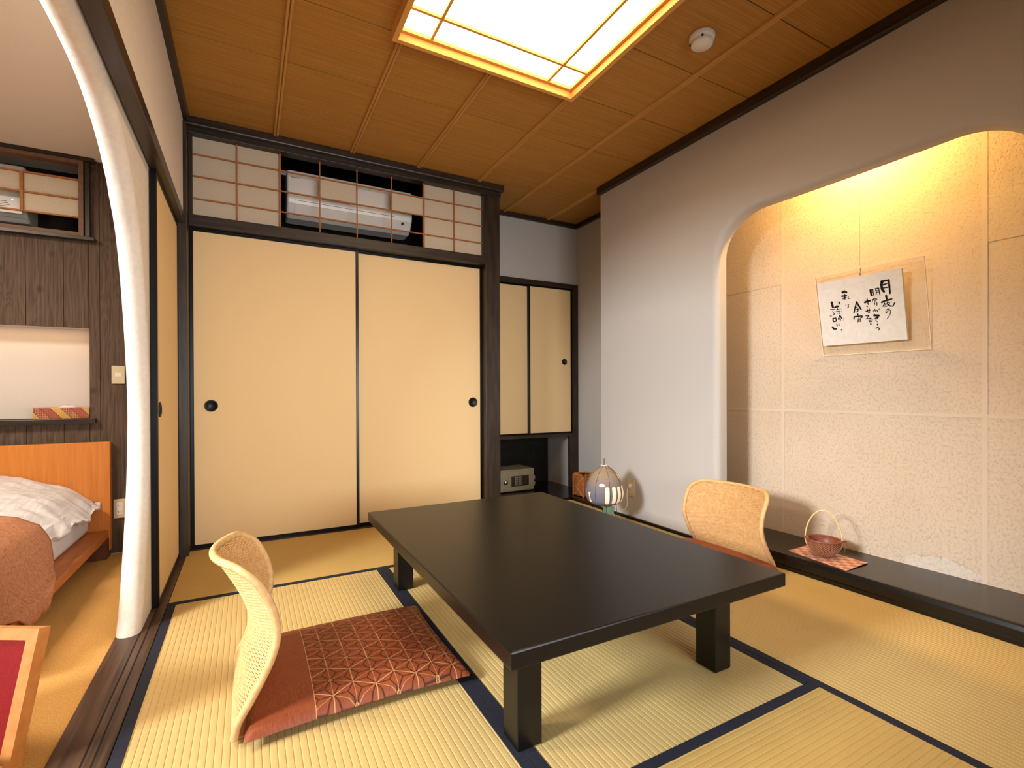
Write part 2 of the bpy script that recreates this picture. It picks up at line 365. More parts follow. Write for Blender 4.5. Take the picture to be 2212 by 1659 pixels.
bfloor = box('floor', (-2.9, -4.0, -.05), (-.129, .17, -.004), CARPET, kind=ST)

# ================================================================== CEILING
ceiling = box('ceiling', (-.15, -4.3, 2.432), (3.1, .5, 2.47), mat('ceiling_joint_shadow_gap', (14, 9, 5), None, .9, .1), kind=ST)
XB = [0.0, .453, .890, 1.325, 1.775, 2.210, 2.640, 2.965]
YB = [-.36, -.78, -1.20, -1.605, -2.02, -2.435, -2.85, -3.265, -3.68, -4.1]
XL0, XL1, YL0, YL1 = .858, 1.735, -2.115, -1.245     # the hanging lantern box
for i in range(7):
    x0, x1 = XB[i], XB[i+1]
    rows = [(.40 if x1 > 1.96 else -.0, -.36)]+[(YB[k], YB[k+1]) for k in range(len(YB)-1)]
    if i == 6: rows = [(.40, -.36)]
    for (ya, yb) in rows:
        xa = 1.962 if (i == 4 and ya > 0) else x0
        if i == 4 and ya > 0:
            box('ceiling_panel', (x0+.001, 0, 2.417), (1.962, yb+.004, 2.431), CEIL, ceiling)
            box('ceiling_panel', (1.962, ya, 2.417), (x1-.001, yb+.004, 2.431), CEIL, ceiling); continue
        box('ceiling_panel', (xa+.001, ya-.0015, 2.417), (x1-.001, yb+.004, 2.431), CEIL, ceiling)
for i, x in enumerate(XB[1:-1]):
    yend = .39 if x > 1.96 else -.045
    for (ya, yb) in ([(-4.1, YL0-.02), (YL1+.02, yend)] if XL0 < x < XL1 else [(-4.1, yend)]):
        mb = MB()
        for dx in (-.0075, .0075):
            mb.prism([(x+dx-.0075, 2.417), (x+dx-.0065, 2.408), (x+dx-.003, 2.4035), (x+dx+.003, 2.4035), (x+dx+.0065, 2.408), (x+dx+.0075, 2.417)], 'Y', ya, yb)
        mb.build('batten', BATTEN, ceiling)

# hanging ceiling lantern
lant = empty('ceiling_lantern', ((XL0+XL1)/2, (YL0+YL1)/2, 2.417), 'square wooden ceiling lantern with white paper panel and lattice bars', 'ceiling light')
for a, b_ in (((XL0-.022, YL0-.022, 2.357), (XL0, YL1+.022, 2.4165)), ((XL1, YL0-.022, 2.357), (XL1+.022, YL1+.022, 2.4165)),
              ((XL0, YL1, 2.357), (XL1, YL1+.022, 2.4165)), ((XL0, YL0-.022, 2.357), (XL1, YL0, 2.4165))):
    box('frame_board', a, b_, FRAMEW, lant, .001)
LITP = bpy.data.materials.new('lit_paper'); LITP.use_nodes = True
nt = NT(LITP); e = LITP.node_tree.nodes['Principled BSDF']; e.inputs['Base Color'].default_value = (.9, .88, .84, 1)
e.inputs['Emission Color'].default_value = (1, .72, .42, 1); e.inputs['Emission Strength'].default_value = 5.6
box('paper_panel', (XL0+.001, YL0+.001, 2.4075), (XL1-.001, YL1-.001, 2.4125), LITP, lant)
for a, b_ in (((XL0, YL0, 2.392), (XL0+.014, YL1, 2.407)), ((XL1-.014, YL0, 2.392), (XL1, YL1, 2.407)), ((XL0+.014, YL1-.014, 2.392), (XL1-.014, YL1, 2.407)), ((XL0+.014, YL0, 2.392), (XL1-.014, YL0+.014, 2.407))):
    box('inner_frame', a, b_, FRAMEW, lant)
for x in (1.000, 1.592): box('lattice_bar', (x-.006, YL0+.014, 2.394), (x+.006, YL1-.014, 2.4065), FRAMEW, lant)
for y in (YL1-.142, YL0+.142): box('lattice_bar', (XL0+.014, y-.006, 2.3945), (XL1-.014, y+.006, 2.4062), FRAMEW, lant)

# smoke detector
sd = empty('smoke_detector', (2.030, -1.80, 2.417), 'round white smoke detector on the ceiling beside a batten', 'smoke detector')
MB().lathe([(.0, 2.4165), (.053, 2.4165), (.054, 2.412), (.051, 2.397), (.046, 2.394), (0, 2.394)], (2.030, -1.80, 0), 32).build('base_plate', WHITEPL, sd)
MB().lathe([(.044, 2.3935), (.045, 2.388), (.045, 2.378), (.041, 2.3745), (.0, 2.3735)], (2.030, -1.80, 0), 32).build('sensor_cap', WHITEPL, sd)
for a in (.6, 2.2, 3.9): MB().box((2.030+.0475*math.cos(a)-.003, -1.80+.0475*math.sin(a)-.003, 2.386), (2.030+.0475*math.cos(a)+.003, -1.80+.0475*math.sin(a)+.003, 2.393)).build('vent_slot', BLACKPL, sd)

# ================================================================== BACK WALL (y = 0)
wb = empty('wall_back', (1, .0, 0), kind=ST)
box('corner_post', (-.040, -.100, 0), (.012, .045, 2.36), DARKW, wb, .002)
box('pillar', (1.842, -.012, 0), (1.960, .20, 2.36), DARKW, wb, .003)
box('top_beam', (.0, -.022, 2.338), (1.965, .05, 2.372), DARKH, wb, .002)
MB().box((.0, -.055, 2.368), (1.978, .052, 2.4165), .008).build('ceiling_molding', DARKH, wb)
box('lintel', (.012, -.020, 1.824), (1.842, .090, 1.885), DARKH, wb, .002)
box('sill', (.012, -.002, -.04), (1.842, .10, .003), DARKH, wb, .001)
box('sill_groove_strip', (.012, .028, .003), (1.842, .034, .006), LACQ, wb)
box('closet_back', (.0, .55, 0), (1.90, .58, 2.43), DARK, wb)
box('closet_shelf', (.0, .10, 1.83), (1.90, .55, 1.86), DARK, wb)
def fusuma(name, x0, x1, z0, z1, y, hx, hr=.031, fr=.018, thick=.018):
    d = empty(name, ((x0+x1)/2, y, z0), kind=ST)
    box('paper_panel', (x0+fr*.5, y, z0+.01), (x1-fr*.5, y+thick*.7, z1-.01), FUSUMA, d)
    for a, b_ in (((x0, y-.004, z0), (x0+fr, y+thick, z1)), ((x1-fr, y-.004, z0), (x1, y+thick, z1)), ((x0+fr, y-.004, z1-fr), (x1-fr, y+thick, z1)), ((x0+fr, y-.004, z0), (x1-fr, y+thick, z0+fr))):
        box('frame_strip', a, b_, LACQ, d, .0015)
    pull(d, (hx, y, .812 if z0 < .3 else 1.158), hr, 'Y')
    return d
def pull(d, c, r, axis):
    sgn = 1
    MB().lathe([(r*1.0, -.0005), (r, .004), (r*.9, .0055), (r*.8, .004), (r*.76, .0006), (0, .0004)], c, 28, axis=axis).build('finger_pull', BLACKPL, d)
fusuma('door_1', .012, .940, .004, 1.823, .030, .113, .034)
fusuma('door_2', .905, 1.842, .004, 1.823, .056, 1.765, .035)
# transom lattice over the closet doors
win = empty('window_1', (.93, .02, 1.885), kind=ST)
for a, b_ in (((.012, -.004, 1.8855), (.031, .055, 2.3375)), ((1.827, -.004, 1.8855), (1.8415, .055, 2.3375))): box('window_jamb', a, b_, DARKW, win, .001)
for a, b_ in ((.031, .474), (1.385, 1.827)): box('paper_pane', (a, .0275, 1.8855), (b_, .0295, 2.3375), SHOJI, win)
for x in (.249, .704, .931, 1.157, 1.608): box('lattice_bar', (x-.0035, .013, 1.8855), (x+.0035, .021, 2.3375), BAR, win)
for x in (.4775, 1.3815): box('lattice_bar', (x-.0055, .011, 1.8856), (x+.0055, .0335, 2.3374), BAR, win)
for z in (1.986, 2.112, 2.236): box('lattice_bar', (.031, .0125, z-.0035), (1.827, .0205, z+.0035), BAR, win)
# small free paper squares set in the open lattice
for a, b_, z0, z1 in ((.7075, .9275, 2.1155, 2.2325), (1.1605, 1.376, 2.1155, 2.2325)): box('paper_pane', (a, .0225, z0), (b_, .0240, z1), SHOJI, win)

def air_conditioner(loc, wdt, label):
    """wall unit: rounded body, flap, display; y faces -Y"""
    x0, y1, z0 = loc; a = empty('air_conditioner', (x0+wdt/2, y1, z0), label, 'air conditioner', 'wall air conditioners')
    h = .285; dp = .20
    prof = [(y1, z0+h), (y1-dp+.02, z0+h), (y1-dp+.005, z0+h-.008), (y1-dp, z0+h-.025), (y1-dp, z0+.10), (y1-dp+.008, z0+.075), (y1-dp+.05, z0+.02), (y1-dp+.085, z0), (y1, z0)]
    n = 5; MB_ = MB(); rows = []
    for i, t in enumerate([0, .006, .015, 1-.015/1, 1-.006, 1]):
        rows.append(t)
    ins = [.010, .004, 0, 0, .004, .010]
    vs = []; k = len(prof); xs = [x0, x0+.004, x0+.012, x0+wdt-.012, x0+wdt-.004, x0+wdt]
    cy, cz = y1-.08, z0+.15
    for x, q in zip(xs, ins):
        for (y, z) in prof:
            d = Vector((y-cy, z-cz)); L = d.length; f = (L-q)/L; vs.append((x, min(cy+d.x*f, y1), cz+d.y*f))
    fs = [(i*k+j, i*k+(j+1) % k, (i+1)*k+(j+1) % k, (i+1)*k+j) for i in range(5) for j in range(k)]+[tuple(range(k))[::-1], tuple(range(5*k, 6*k))]
    MB_.add(vs, fs, False); MB_.build('body', WHITEPL, a)
    nrm = Vector((0, -.055, -.042)).normalized()
    def P(x, t, o=.0015):   # point on the slanted lower face, t from top(0) to bottom(1)
        y = y1-dp+.008+t*.042; z = z0+.075-t*.055; nn = Vector((0, -.79, -.61)); return (x, y+nn.y*o, z+nn.z*o)
    MB().add([P(x0+.045, .02), P(x0+wdt-.13, .02), P(x0+wdt-.13, .96), P(x0+.045, .96), P(x0+.045, .02, .005), P(x0+wdt-.13, .02, .005), P(x0+wdt-.13, .96, .005), P(x0+.045, .96, .005)],
             [(0, 1, 2, 3), (4, 7, 6, 5), (0, 4, 5, 1), (1, 5, 6, 2), (2, 6, 7, 3), (3, 7, 4, 0)]).build('air_flap', WHITEPL, a)
    MB().box((x0+.045, y1-dp-.0006, z0+.0925), (x0+wdt-.13, y1-dp+.001, z0+.0945)).build('flap_seam', BLACKPL, a)
    MB().box((x0+wdt-.075, y1-dp+.010, z0+.052), (x0+wdt-.058, y1-dp+.030, z0+.066)).build('sensor_window', BLACKPL, a)
    MB().box((x0+.02, y1-dp-.001, z0+h-.052), (x0+.075, y1-dp+.001, z0+h-.048)).build('name_strip', mat('grey_print', (110, 100, 96)), a)
    return a
air_conditioner((.524, .32, 2.018), .808, 'long white air conditioner behind the lattice over the closet doors')

# ================================================================== RECESS with wall cabinet and niche
rec = empty('wall_recess', (2.46, .4, 0), kind=ST)
box('upper_wall', (1.955, .405, 1.864), (2.97, .45, 2.43), GREY, rec)
box('side_wall', (2.965, -.352, 0), (3.02, .45, 2.43), GREY, rec)
box('pillar_side_wall', (1.90, .20, 0), (1.955, .80, 2.43), GREY, rec)
box('ceiling_molding', (1.962, .380, 2.377), (2.965, .404, 2.4165), DARKH, rec, .002)
box('ceiling_molding', (2.940, -.352, 2.377), (2.9645, .380, 2.4165), DARKY, rec, .002)
box('head_rail', (1.956, .385, 1.823), (2.970, .45, 1.864), DARKH, rec, .0015)
box('shelf_rail', (1.956, .385, .484), (2.905, .80, .512), DARKH, rec, .0015)
box('right_post', (2.905, .384, .484), (2.9648, .45, 1.823), DARKW, rec, .0015)
box('niche_post', (2.872, .384, .021), (2.9648, .42, .4838), DARKW, rec, .0015)
box('niche_side_wall', (2.885, .42, 0), (2.97, .80, .50), GREY, rec)
box('niche_back_wall', (1.90, .78, 0), (2.97, .82, .50), DARK, rec)
box('cabinet_back', (1.90, .50, .50), (2.97, .53, 1.9), DARK, rec)
box('recess_floor_board', (1.955, .042, -.03), (2.966, .80, .020), TOKO, rec, .003)
box('recess_floor_board', (2.640, -.352, -.03), (2.966, .041, .020), TOKO, rec, .003)
fusuma('door_4', 1.957, 2.463, .512, 1.823, .425, 2.02, .027, .015, .014)
fusuma('door_5', 2.448, 2.905, .512, 1.823, .400, 2.822, .027, .015, .014)

# safe
sf = empty('safe', (2.31, .43, .020), 'grey steel safe with keypad and dial in the low niche', 'safe')
SAFE = mat('grey_safe_paint', (158, 146, 120), (148, 137, 112), .45, .4, (30, 30, 30), 2)
SAFED = mat('dark_keypad_face', (52, 44, 34), None, .4, .4)
box('body', (2.10, .442, .026), (2.525, .70, .215), SAFE, sf, .006)
box('door', (2.108, .430, .034), (2.517, .4425, .205), SAFE, sf, .004)
box('keypad_panel', (2.288, .4275, .072), (2.462, .4305, .160), SAFED, sf, .002)
kp = box('keypad', (2.325, .4245, .080), (2.385, .4278, .154), SAFE, sf, .001)
for i in range(3):
    for j in range(4): box('key', (2.332+i*.017, .4228, .087+j*.016), (2.344+i*.017, .4246, .098+j*.016), SAFED, kp)
MB().lathe([(.0, .013), (.014, .013), (.017, .009), (.018, .003), (.022, .003), (.023, 0)], (2.235, .4300, .113), 24, axis='Y').build('dial', STEEL, sf)
for z in (.062, .112): MB().lathe([(0, z), (.007, z), (.007, z+.036), (0, z+.036)], (2.523, .438, 0), 12).build('hinge', SAFE, sf)
for x in (2.13, 2.49): box('foot', (x-.012, .455, .0202), (x+.012, .48, .027), BLACKPL, sf)

# wicker box
wkm = mat('orange_bamboo_strip', (178, 104, 52), (200, 128, 70), .5, .3, (50, 50, 50), 2)
wkd = mat('dark_basket_lining', (62, 30, 14), (84, 42, 20), .7, .2, (80, 80, 80), 2)
wk = empty('wicker_box', (2.775, .035, .0205), 'brown wicker box with bamboo edge strips behind the paper lamp', 'box')
X0, X1, Y0, Y1, Z0, Z1 = 2.705, 2.845, -.035, .115, .0205, .205
mb = MB()
for a, b_ in (((X0+.004, Y0+.004, Z0), (X1-.004, Y1-.004, Z0+.01)), ((X0+.004, Y0+.004, Z0), (X0+.008, Y1-.004, Z1-.006)), ((X1-.008, Y0+.004, Z0), (X1-.004, Y1-.004, Z1-.006)), ((X0+.004, Y0+.004, Z0), (X1-.004, Y0+.008, Z1-.006)), ((X0+.004, Y1-.008, Z0), (X1-.004, Y1-.004, Z1-.006))): mb.box(a, b_)
mb.build('lining', wkd, wk)
for (x, y) in ((X0, Y0), (X1-.012, Y0), (X0, Y1-.012), (X1-.012, Y1-.012)): box('edge_strip', (x, y, Z0), (x+.012, y+.012, Z1), wkm, wk, .001)
for a, b_ in (((X0, Y0, Z1-.012), (X0+.012, Y1, Z1)), ((X1-.012, Y0, Z1-.012), (X1, Y1, Z1)), ((X0, Y0, Z1-.012), (X1, Y0+.012, Z1)), ((X0, Y1-.012, Z1-.012), (X1, Y1, Z1))): box('rim_strip', a, b_, wkm, wk, .001)
mb = MB()
def clipline(a0, a1, z0, z1, k, c):
    """lattice strips on one face: z = k*(t)+c clipped to the face"""
    pts = []
    for t in (a0, a1):
        z = k*t+c
        if z0 <= z <= z1: pts.append((t, z))
    for z in (z0, z1):
        t = (z-c)/k
        if a0 < t < a1: pts.append((t, z))
    return sorted(pts)[:2] if len(pts) >= 2 else None
for k in (1, -1):
    for i in range(-12, 26):
        c = Z0+i*.013*1.0-k*Y0 if k > 0 else Z0+i*.013+Y0+.0
        p = clipline(Y0+.005, Y1-.005, Z0+.004, Z1-.01, k, c)
        if p: mb.tube([(X0+.003, p[0][0], p[0][1]), (X0+.003, p[1][0], p[1][1])], .0017, 4)
        c = Z0+i*.013-k*X0 if k > 0 else Z0+i*.013+X0
        p = clipline(X0+.005, X1-.005, Z0+.004, Z1-.01, k, c)
        if p: mb.tube([(p[0][0], Y0+.003, p[0][1]), (p[1][0], Y0+.003, p[1][1])], .0017, 4)
mb.build('lattice_weave', wkm, wk, kind='stuff')
for (a, b_) in (((X0+.001, Y0+.012, Z1-.02), (X0+.001, Y1-.02, Z0+.03)), ((X0+.001, Y1-.02, Z0+.03+.07), (X0+.001, Y0+.02, Z0+.012))):
    MB().tube([a, b_], .005, 6).build('brace_strip', wkm, wk)

# ================================================================== RIGHT WALL (x = 2.638) with arched alcove
wr = empty('wall_right', (2.65, -1.6, 0), kind=ST)
XW = 2.638; YJ0, YJ1, ZT = -1.388, -2.674, 1.857; RX, RZ = .25, .22
curve = [(YJ0, .0735+i*(ZT-RZ-.0735)/8) for i in range(9)]
for i in range(1, 13):
    a = i/12*PI/2; curve.append((YJ0-RX+RX*math.cos(a), ZT-RZ+RZ*math.sin(a)))
for i in range(1, 10): curve.append((YJ0-RX-(YJ0-YJ1-2*RX)*i/10, ZT-.004*math.sin(PI*i/10)))
for i in range(0, 13):
    a = PI/2-i/12*PI/2; curve.append((YJ1+RX-RX*math.cos(a), ZT-RZ+RZ*math.sin(a)))
curve += [(YJ1, ZT-RZ-(i)*(ZT-RZ-.0735)/8) for i in range(1, 9)]
def offs(c, d):
    """offset the opening outline away from the opening (into the wall) by d"""
    out = []
    for i, p in enumerate(c):
        a = c[max(i-1, 0)]; b_ = c[min(i+1, len(c)-1)]; t = Vector((b_[0]-a[0], b_[1]-a[1])).normalized(); out.append((p[0]-t.y*-1*d if False else p[0]+t.y*d, p[1]-t.x*d))
    return out
rings = [(offs(curve, .032*(1-math.sin(a))), XW+.032*(1-math.cos(a))) for a in [i/6*PI/2 for i in range(7)]]
rings.append((curve, XW+.075))
n = len(curve); vs = []; fs = []
for c, x in rings: vs += [(x, y, z) for y, z in c]
for k in range(len(rings)-1): fs += [(k*n+i, k*n+i+1, (k+1)*n+i+1, (k+1)*n+i) for i in range(n-1)]
mb = MB(); mb.add(vs, fs, True)
c0 = rings[0][0]
def outer(i):
    y, z = c0[i]
    if i <= 9: return (-.352, z)
    if i >= n-10: return (-4.2, z)
    return (y, 2.43)
for x, cc in ((XW, c0), (XW+.075, curve)):
    for i in range(n-1):
        o1, o2 = outer(i), outer(i+1); P = [(x, *cc[i]), (x, *cc[i+1]), (x, *o2)]
        if o1[0] != o2[0] and o1[1] != o2[1]:
            corner = (x, -.352, 2.43) if i < n/2 else (x, -4.2, 2.43); P += [corner, (x, *o1)]
        else: P.append((x, *o1))
        mb.add(P, [tuple(range(len(P)))], False)
for y0, y1 in ((-.352, c0[0][0]), (c0[-1][0], -4.2)): mb.add([(XW, y0, 0), (XW, y1, 0), (XW, y1, .0735), (XW, y0, .0735)], [(0, 1, 2, 3)])
mb.add([(XW, -.352, 0), (2.966, -.352, 0), (2.966, -.352, 2.43), (XW, -.352, 2.43)], [(0, 1, 2, 3)])
mb.build('plaster_face', GREY, wr, recalc=False)
MB().box((2.608, -.342, 2.360), (XW+.01, -4.2, 2.4165), .004).build('ceiling_molding', DARKY, wr)
box('skirting_strip', (2.624, -1.36, .0015), (XW+.004, -.345, .020), LACQ, wr, .002)
# alcove interior
al = empty('wall_alcove', (3.0, -2, 0), kind=ST)
YS = [-.80, -1.54, -2.414, -3.25]; ZS = [.05, .774, 1.500, 2.33]
for i in range(3):
    for j in range(3):
        x = 3.000+.0012*((i+j) % 2)
        MB().box((x, YS[i]+.003, ZS[j]-.003), (3.012, YS[i+1]-.003, ZS[j+1]+.003)).build('paper_sheet', WASHI, al)
for y in YS[1:3]: box('sheet_overlap', (2.9992, y-.009, .07), (2.9999, y+.009, 2.32), mat('paper_overlap_strip', (214, 194, 171), None, .85, .15), al)
box('sheet_overlap', (2.9991, -3.25, .767), (2.9998, -.8, .781), bpy.data.materials['paper_overlap_strip'], al)
box('alcove_side', (XW+.075, -.86, 0), (3.02, -.80, 2.36), GREY, al)
box('alcove_side', (XW+.075, -3.25, 0), (3.02, -3.20, 2.36), GREY, al)
box('alcove_ceiling', (XW+.05, -3.25, 2.30), (3.02, -.8, 2.36), GREY, al)
# alcove board
mb = MB(); mb.prism([(XW-.004, .0015), (XW-.006, .018), (XW-.001, .020), (XW-.003, .052), (XW+.001, .066), (XW+.008, .0725), (XW+.02, .0733), (3.0, .0733), (3.0, .0015)], 'Y', -4.2, -1.372)
tb = mb.build('alcove_floor_board', TOKO, None, kind=ST); tb.name = 'trim_1'
box('edge_groove', (XW+.026, -4.2, .0730), (XW+.029, -1.372, .0737), LACQ, tb)
# alcove lamp above the opening
rl = empty('alcove_lamp', (2.80, -1.98, 2.30), 'small warm tube lamp hidden above the arched alcove opening', 'lamp')
box('housing', (2.755, -2.13, 2.275), (2.815, -1.83, 2.2995), WHITEPL, rl, .003)
gl = bpy.data.materials.new('lit_tube'); gl.use_nodes = True
g_ = gl.node_tree.nodes['Principled BSDF']; g_.inputs['Emission Color'].default_value = (1, .55, .16, 1); g_.inputs['Emission Strength'].default_value = 6
MB().tube([(2.785, -2.12, 2.262), (2.785, -1.84, 2.262)], .010, 12).build('tube', gl, rl)
area('alcove_light', (2.80, -1.98, 2.23), (2.93, -1.98, 1.4), .24, .03, 10.5, (1, .62, .20))

# wall outlet by the lamp
def outlet(name, face, a, b_, label, slots, axis='X', plate=BEIGEPL, cat='wall socket'):
    ox = empty(name, ((a[0]+b_[0])/2, (a[1]+b_[1])/2, a[2]), label, cat)
    MB().box(a, b_, .0022).build('cover_plate', plate, ox)
    cy = [(p+q)/2 for p, q in zip(a, b_)]
    if axis == 'X':
        box('socket_insert', (a[0]-.0012, cy[1]-.015, cy[2]-.034), (a[0]+.001, cy[1]+.015, cy[2]+.034), WHITEPL, ox, .0004)
        for z in (-.018, .018):
            for y in (-.005, .005): box('slot', (a[0]-.0016, cy[1]+y-.001, cy[2]+z-.0035), (a[0]-.0010, cy[1]+y+.001, cy[2]+z+.0035), BLACKPL, ox)
    else:
        h = .034 if slots else .011; w_ = .014
        box('socket_insert' if slots else 'rocker_button', (cy[0]-w_, a[1]-.0015, cy[2]-h), (cy[0]+w_, a[1]+.001, cy[2]+h), WHITEPL, ox, .0004)
        if slots:
            for z in (-.018, .018):
                for x in (-.006, .006): MB().box((cy[0]+x-.0014, a[1]-.0019, cy[2]+z-.003), (cy[0]+x+.0014, a[1]-.0013, cy[2]+z+.003)).build('slot', BLACKPL, ox)
    return ox
outlet('wall_socket', None, (2.630, -.714, .160), (2.6375, -.646, .275), 'beige wall socket low on the grey wall behind the paper lamp', True)

# ================================================================== LEFT WALL (x = 0)
wL = empty('wall_left', (-.02, -2, 0), kind=ST)
box('upper_plaster', (-.055, -4.2, 1.849), (-.004, .02, 2.43), WHITEP, wL)
box('ceiling_molding', (-.010, -4.2, 2.374), (.022, -.05, 2.4165), DARKY, wL, .003)
box('head_rail', (-.046, -4.2, 1.801), (.003, -.101, 1.850), DARKY, wL, .002)
th = box('threshold', (-.128, -4.2, -.05), (-.0015, -.02, .003), THRESH, wL, .002)
box('groove', (-.034, -4.2, .0028), (-.030, -.11, .0038), DARK, wL); box('groove', (-.056, -4.2, .0028), (-.0525, -.11, .0038), DARK, wL)
# arched plaster wall with a rounded edge (moon shaped opening)
arc = [(-1.034, -.03), (-1.020, .003), (-.975, .08), (-.939, .165), (-.878, .342), (-.842, .471), (-.812, .623), (-.798, .781), (-.804, .884), (-.830, 1.03), (-.862, 1.156), (-.906, 1.30), (-.984, 1.474), (-1.066, 1.570), (-1.148, 1.639), (-1.235, 1.700), (-1.345, 1.750), (-1.455, 1.784), (-1.593, 1.800), (-1.75, 1.803)]
def smooth_curve(c, m=6):
    out = []
    for i in range(len(c)-1):
        p0 = Vector(c[max(i-1, 0)]); p1 = Vector(c[i]); p2 = Vector(c[i+1]); p3 = Vector(c[min(i+2, len(c)-1)])
        for k in range(m):
            t = k/m; out.append(tuple(.5*((2*p1)+(-p0+p2)*t+(2*p0-5*p1+4*p2-p3)*t*t+(-p0+3*p1-3*p2+p3)*t**3)))
    out.append(c[-1]); return out
half = smooth_curve(arc, 4)
full = half+[(-3.5-y, z) for y, z in half[-2::-1]]
full = [(y, z+.012 if z > 1.6 else z) for y, z in full]
n = len(full); mb = MB(); vs = []; K = 10
for k in range(K+1):
    a = PI*k/K; d = .036*math.sin(a); x = -.0905+.0375*math.cos(a)
    c = offs(full, -d) if d > 0 else full
    vs += [(x, y, z) for y, z in c]
mb.add(vs, [(k*n+i, k*n+i+1, (k+1)*n+i+1, (k+1)*n+i) for k in range(K) for i in range(n-1)], True)
def outer2(i):
    y, z = full[i]
    if i <= 48: return (.165, z)
    if i >= n-49: return (-4.2, z)
    return (y, 2.16)
for x in (-.053, -.128):
    for i in range(n-1):
        o1, o2 = outer2(i), outer2(i+1); P = [(x, *full[i]), (x, *full[i+1]), (x, *o2)]
        if o1[0] != o2[0] and o1[1] != o2[1]: P += [(x, .165 if i < n/2 else -4.2, 2.16), (x, *o1)]
        else: P.append((x, *o1))
        mb.add(P, [tuple(range(len(P)))])
mb.build('arched_plaster', WHITEP, wL, recalc=False)
# sliding door in front of the plaster
d3 = empty('door_3', (-.04, -.45, .004), kind=ST)
box('paper_panel', (-.047, -.80, .01), (-.030, -.11, 1.79), FUSUMA, d3)
for a, b_ in (((-.050, -.812, .004), (-.0265, -.792, 1.800)), ((-.050, -.124, .004), (-.0265, -.101, 1.800)), ((-.050, -.792, .004), (-.0265, -.124, .028)), ((-.050, -.792, 1.778), (-.0265, -.124, 1.800))): box('frame_strip', a, b_, LACQ, d3, .0015)
MB().lathe([(.031, .0005), (.031, .0045), (.028, .0058), (.025, .0045), (.0235, .001), (0, .0008)], (-.030, -.745, .815), 28, axis='X').build('finger_pull', BLACKPL, d3)

# ================================================================== BEDROOM beyond the arch
wbd = empty('wall_bedroom', (-1.4, .165, 0), kind=ST)
px = [-.112-.1505*k for k in range(19)]
def plank(x0, x1, z0, z1): MB().box((x0+.0008, .167, z0), (x1-.0008, .185, z1), .0012).build('plank', PLANK, wbd)
for i in range(len(px)-1):
    x1, x0 = px[i], px[i+1]
    if x0 > -.46: plank(x0, x1, 0, 2.152); continue
    if x1 > -.46: xr = -.46
    if x1 > -.47:
        plank(-.4595, x1, 0, 2.152); x1 = -.4595
    if x1-x0 > .01:
        plank(x0, x1, 0, .750); plank(x0, x1, 1.241, 1.726)
box('wall_core', (-2.9, .42, 0), (-.128, .47, 2.2), DARK, wbd)
box('plank_backing', (-2.9, .187, 0), (-.128, .195, .745), DARK, wbd); box('plank_backing', (-2.9, .187, 1.245), (-.128, .195, 1.72), DARK, wbd); box('plank_backing', (-.455, .187, .74), (-.128, .195, 2.15), DARK, wbd)
bc = box('ceiling', (-2.9, -4.0, 2.153), (-.1285, .45, 2.2), BEDCEIL, kind=ST)
NICH = mat('niche_white_paper', (204, 192, 182), (212, 200, 190), .9, .1, (200, 200, 200), 2, .1, .0005)
box('niche_back', (-2.9, .300, .75), (-.455, .31, 1.245), NICH, wbd)
box('niche_top', (-2.9, .19, 1.242), (-.455, .30, 1.252), NICH, wbd); box('niche_side', (-.459, .19, .752), (-.449, .30, 1.242), NICH, wbd)
box('niche_base', (-2.9, .186, .735), (-.459, .30, .7505), DARK, wbd)
sh = box('shelf', (-2.8, .125, .7235), (-.428, .166, .751), DARKH, None, .002, label='dark wooden ledge along the bedroom plank wall over the headboard', cat='shelf')
area('niche_light', (-.95, .235, 1.235), (-.95, .285, .75), .95, .03, .30, (1, .60, .22))
# window over the bed with the second air conditioner behind its lattice
w2 = empty('window_2', (-1.2, .165, 1.72), kind=ST)
box('sill_board', (-2.8, .120, 1.7085), (-.425, .166, 1.7255), DARKH, w2, .001)
box('head_board', (-2.8, .125, 2.133), (-.425, .166, 2.1525), DARKH, w2, .001)
box('side_trim', (-.468, .140, 1.726), (-.448, .166, 2.133), DARKW, w2, .001)
FR2 = mat('brown_window_frame', (104, 76, 56), (124, 92, 70), .6, .3, (40, 40, 40), 3)
for a, b_ in (((-.492, .130, 1.726), (-.472, .180, 2.1325)), ((-2.8, .130, 1.726), (-.492, .180, 1.747)), ((-2.8, .130, 2.113), (-.492, .180, 2.1325))): box('window_frame', a, b_, FR2, w2, .0008)
box('window_recess_back', (-2.8, .43, 1.70), (-.46, .44, 2.15), DARK, w2)
for z in (1.831, 1.931, 2.033): box('lattice_bar', (-2.8, .150, z-.004), (-.492, .160, z+.004), BAR, w2)
box('lattice_bar', (-.7285, .148, 1.828), (-.7155, .1635, 2.036), BAR, w2)
box('paper_pane', (-.7155, .162, 1.835), (-.492, .1635, 1.927), SHOJI, w2); box('paper_pane', (-.7155, .162, 1.935), (-.492, .1635, 2.029), SHOJI, w2)
box('paper_pane', (-1.40, .162, 1.935), (-.7285, .1635, 2.029), SHOJI, w2)
ac2 = air_conditioner((-1.535, .43, 1.805), .80, 'white air conditioner with small lit display behind the bedroom window lattice')
box('display_panel', (-.865, .226, 1.832), (-.742, .230, 1.915), WHITEPL, ac2, .0015)
BL = mat('blue_indicator', (120, 150, 255), emis=(120, 150, 255), es=4)
box('indicator_light', (-.782, .2245, 1.899), (-.777, .2262, 1.904), BL, ac2)
for i in range(6): box('label_line', (-.83+.004*(i % 2), .2247, 1.845+i*.0085), (-.79-.006*(i % 3), .2262, 1.8475+i*.0085), bpy.data.materials['grey_print'], ac2)
outlet('light_switch', None, (-.363, .1575, .939), (-.304, .1655, 1.039), 'beige light switch plate on the plank wall', False, 'Y', cat='light switch')
outlet('wall_socket', None, (-.358, .1575, .193), (-.302, .1655, .298), 'beige wall socket on the plank wall beside the headboard', True, 'Y')

